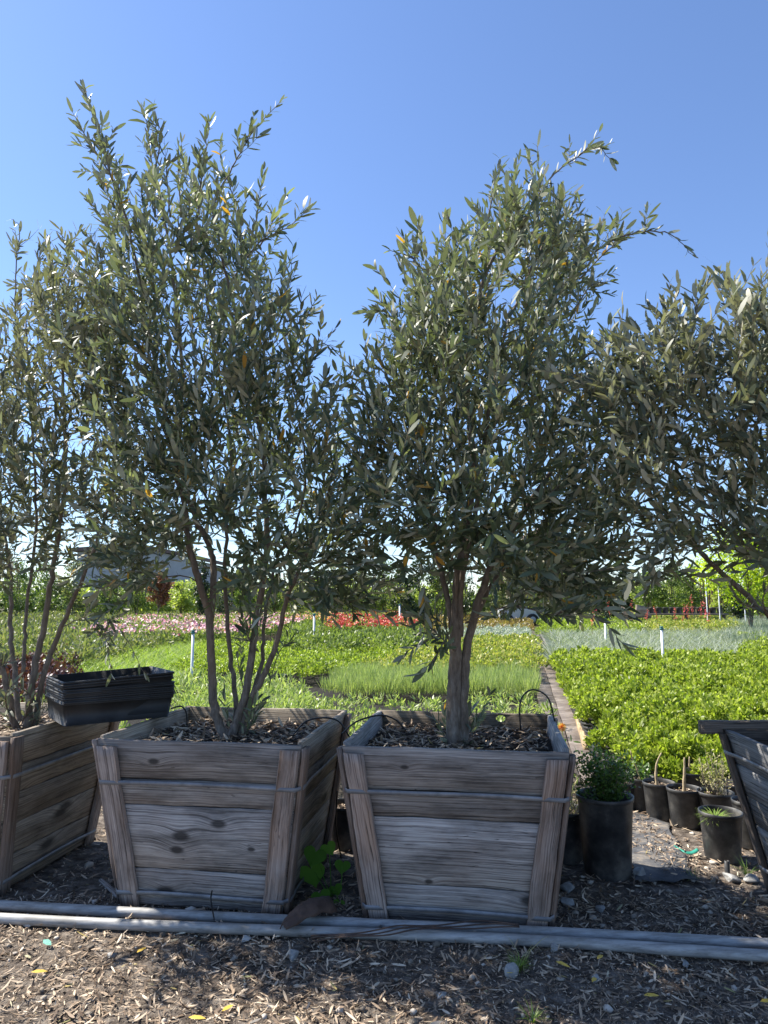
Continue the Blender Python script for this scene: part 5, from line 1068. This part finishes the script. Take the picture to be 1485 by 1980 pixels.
# wooden cart at the right
Yc = 34; cc = PY(1224, 1200, Yc); ct_ = empty('wooden_cart', (cc[0], Yc, 0), 0, 'brown wooden cart with curved end standing left of the pot bench', 'cart')
b = WB(); b.box((.1, 0, .62), I3, (1.3, .7, .07), segs=4); b.build('deck', 'wood_dark', ct_)
b = WB(); b.slab((-.45, -.35, .66), (-.30, -.35, .66), (-.42, -.35, 1.35), (-.52, -.35, 1.35), (0, .7, 0), segs=4); b.build('backboard', 'wood_cleat', ct_)
b = WB(); b.slab((.0, -.36, .66), (.75, -.36, .66), (.55, -.36, 1.1), (.05, -.36, 1.2), (0, .05, 0), segs=6); b.build('side_board', 'wood_cleat', ct_)
for xx in (-.42, .62):
    b = WB(); b.box((xx, -.3, .3), I3, (.09, .09, .58), segs=3); b.build('leg', 'wood_cleat', ct_)
for k_ in range(3):
    b = WB(); b.box((-.35, -.50 - .16 * k_, .5 - .18 * k_), I3, (.5, .15, .05), segs=3); b.build('step', 'wood_pale', ct_)
# bench with pots
Yn = 36; p0, p1 = PY(1240, 1188, Yn), PY(1400, 1188, Yn); bn = empty('pot_bench', ((p0[0] + p1[0]) / 2, Yn, 0), 0, 'long low dark bench holding black pots under the staked trees', 'bench'); hw = (p1[0] - p0[0]) / 2
b = WB(); b.box((0, 0, .72), I3, (hw * 2, 1.0, .08), segs=6); b.build('bench_top', 'wood_dark', bn)
for xx in (-hw + .2, 0, hw - .2):
    b = WB(); b.box((xx, -.4, .34), I3, (.12, .12, .68), segs=3); b.build('leg', 'wood_dark', bn)
pr = None
for q in range(12):
    c = np.array([p0[0] + .2 + q * (2 * hw - .4) / 11, Yn, .76])
    if pr is None: pr = pot(c, .15, .3, 'black pot on the far bench, leftmost of its row', soil=False, group='pots on the far bench')
    else:
        r_ = pr.copy(); COL.objects.link(r_); r_.location = Vector(c); r_['label'] = 'black pot on the far bench, ' + ORD[q] + ' from the left'
        for ch in list(pr.children): k_ = ch.copy(); COL.objects.link(k_); k_.parent = r_
# slat fence, white posts
p0, p1 = PY(1355, 1140, 46), PY(1398, 1140, 46); sf = empty('slat_fence', (p0[0], 46, 0), 0, 'red brown slatted screen fence behind the white posts at right', 'fence'); hh = PY(1355, 1112, 46)[2]
b = WB(); nS = 9
for q in range(nS): b.box(((p1[0] - p0[0]) * q / (nS - 1), 0, hh / 2), I3, (.10, .04, hh), segs=3)
b.build('slat_panel', 'slat', sf)
for zz in (.6, hh - .4):
    b = WB(); b.box(((p1[0] - p0[0]) / 2, .05, zz), I3, ((p1[0] - p0[0]) + .1, .05, .1), segs=3); b.build('rail', 'slat', sf)
for q, px in enumerate((1368, 1392, 1441)):
    c = PY(px, 1190, 33); top = PY(px, [1118, 1110, 1130][q], 33)[2]; V, F, _ = lathe_data([(.022, 0), (.022, top), (.001, top + .02)], 10)
    tag(link('white_post', mesh_np('white_post', V, F), 'pvc', loc=(c[0], 33, 0)), 'tall white post in front of the far trees, ' + ORD[q] + ' from the left', 'post', 'tall white posts')
# utility poles with wires
def pole(px, ytop, Y, label):
    c = PY(px, 1180, Y); h_ = PY(px, ytop, Y)[2]; root = empty('utility_pole', (c[0], Y, 0), 0, label, 'utility pole', 'utility poles'); V, F, _ = lathe_data([(.14, 0), (.10, h_), (.001, h_)], 10); link('pole', mesh_np('pole', V, F), 'bark_far', root)
    b = WB(); b.box((0, 0, h_ - .5), I3, (2.2, .12, .12), segs=3); b.build('crossarm', 'wood_dark', root); return np.array([c[0], Y, h_ - .45])
pa = pole(310, 1030, 82, 'utility pole left, hidden by the tallest olive crown'); pb = pole(1130, 1042, 82, 'utility pole right, behind the middle olive crown')
for dx, lab in ((-.9, 'left strand of overhead wire between the two utility poles'), (.9, 'right strand of overhead wire between the two utility poles')):
    S = np.array([pa + (pb - pa) * t_ + [dx, 0, -1.4 * 4 * t_ * (1 - t_) * .5] for t_ in np.linspace(0, 1, 24)]); o0 = S[0].copy(); o = tubeobj('overhead_wire', [tube_data(S - o0, .022, 5)], 'hose'); o.location = Vector(o0); tag(o, lab, 'wire', 'overhead wires')
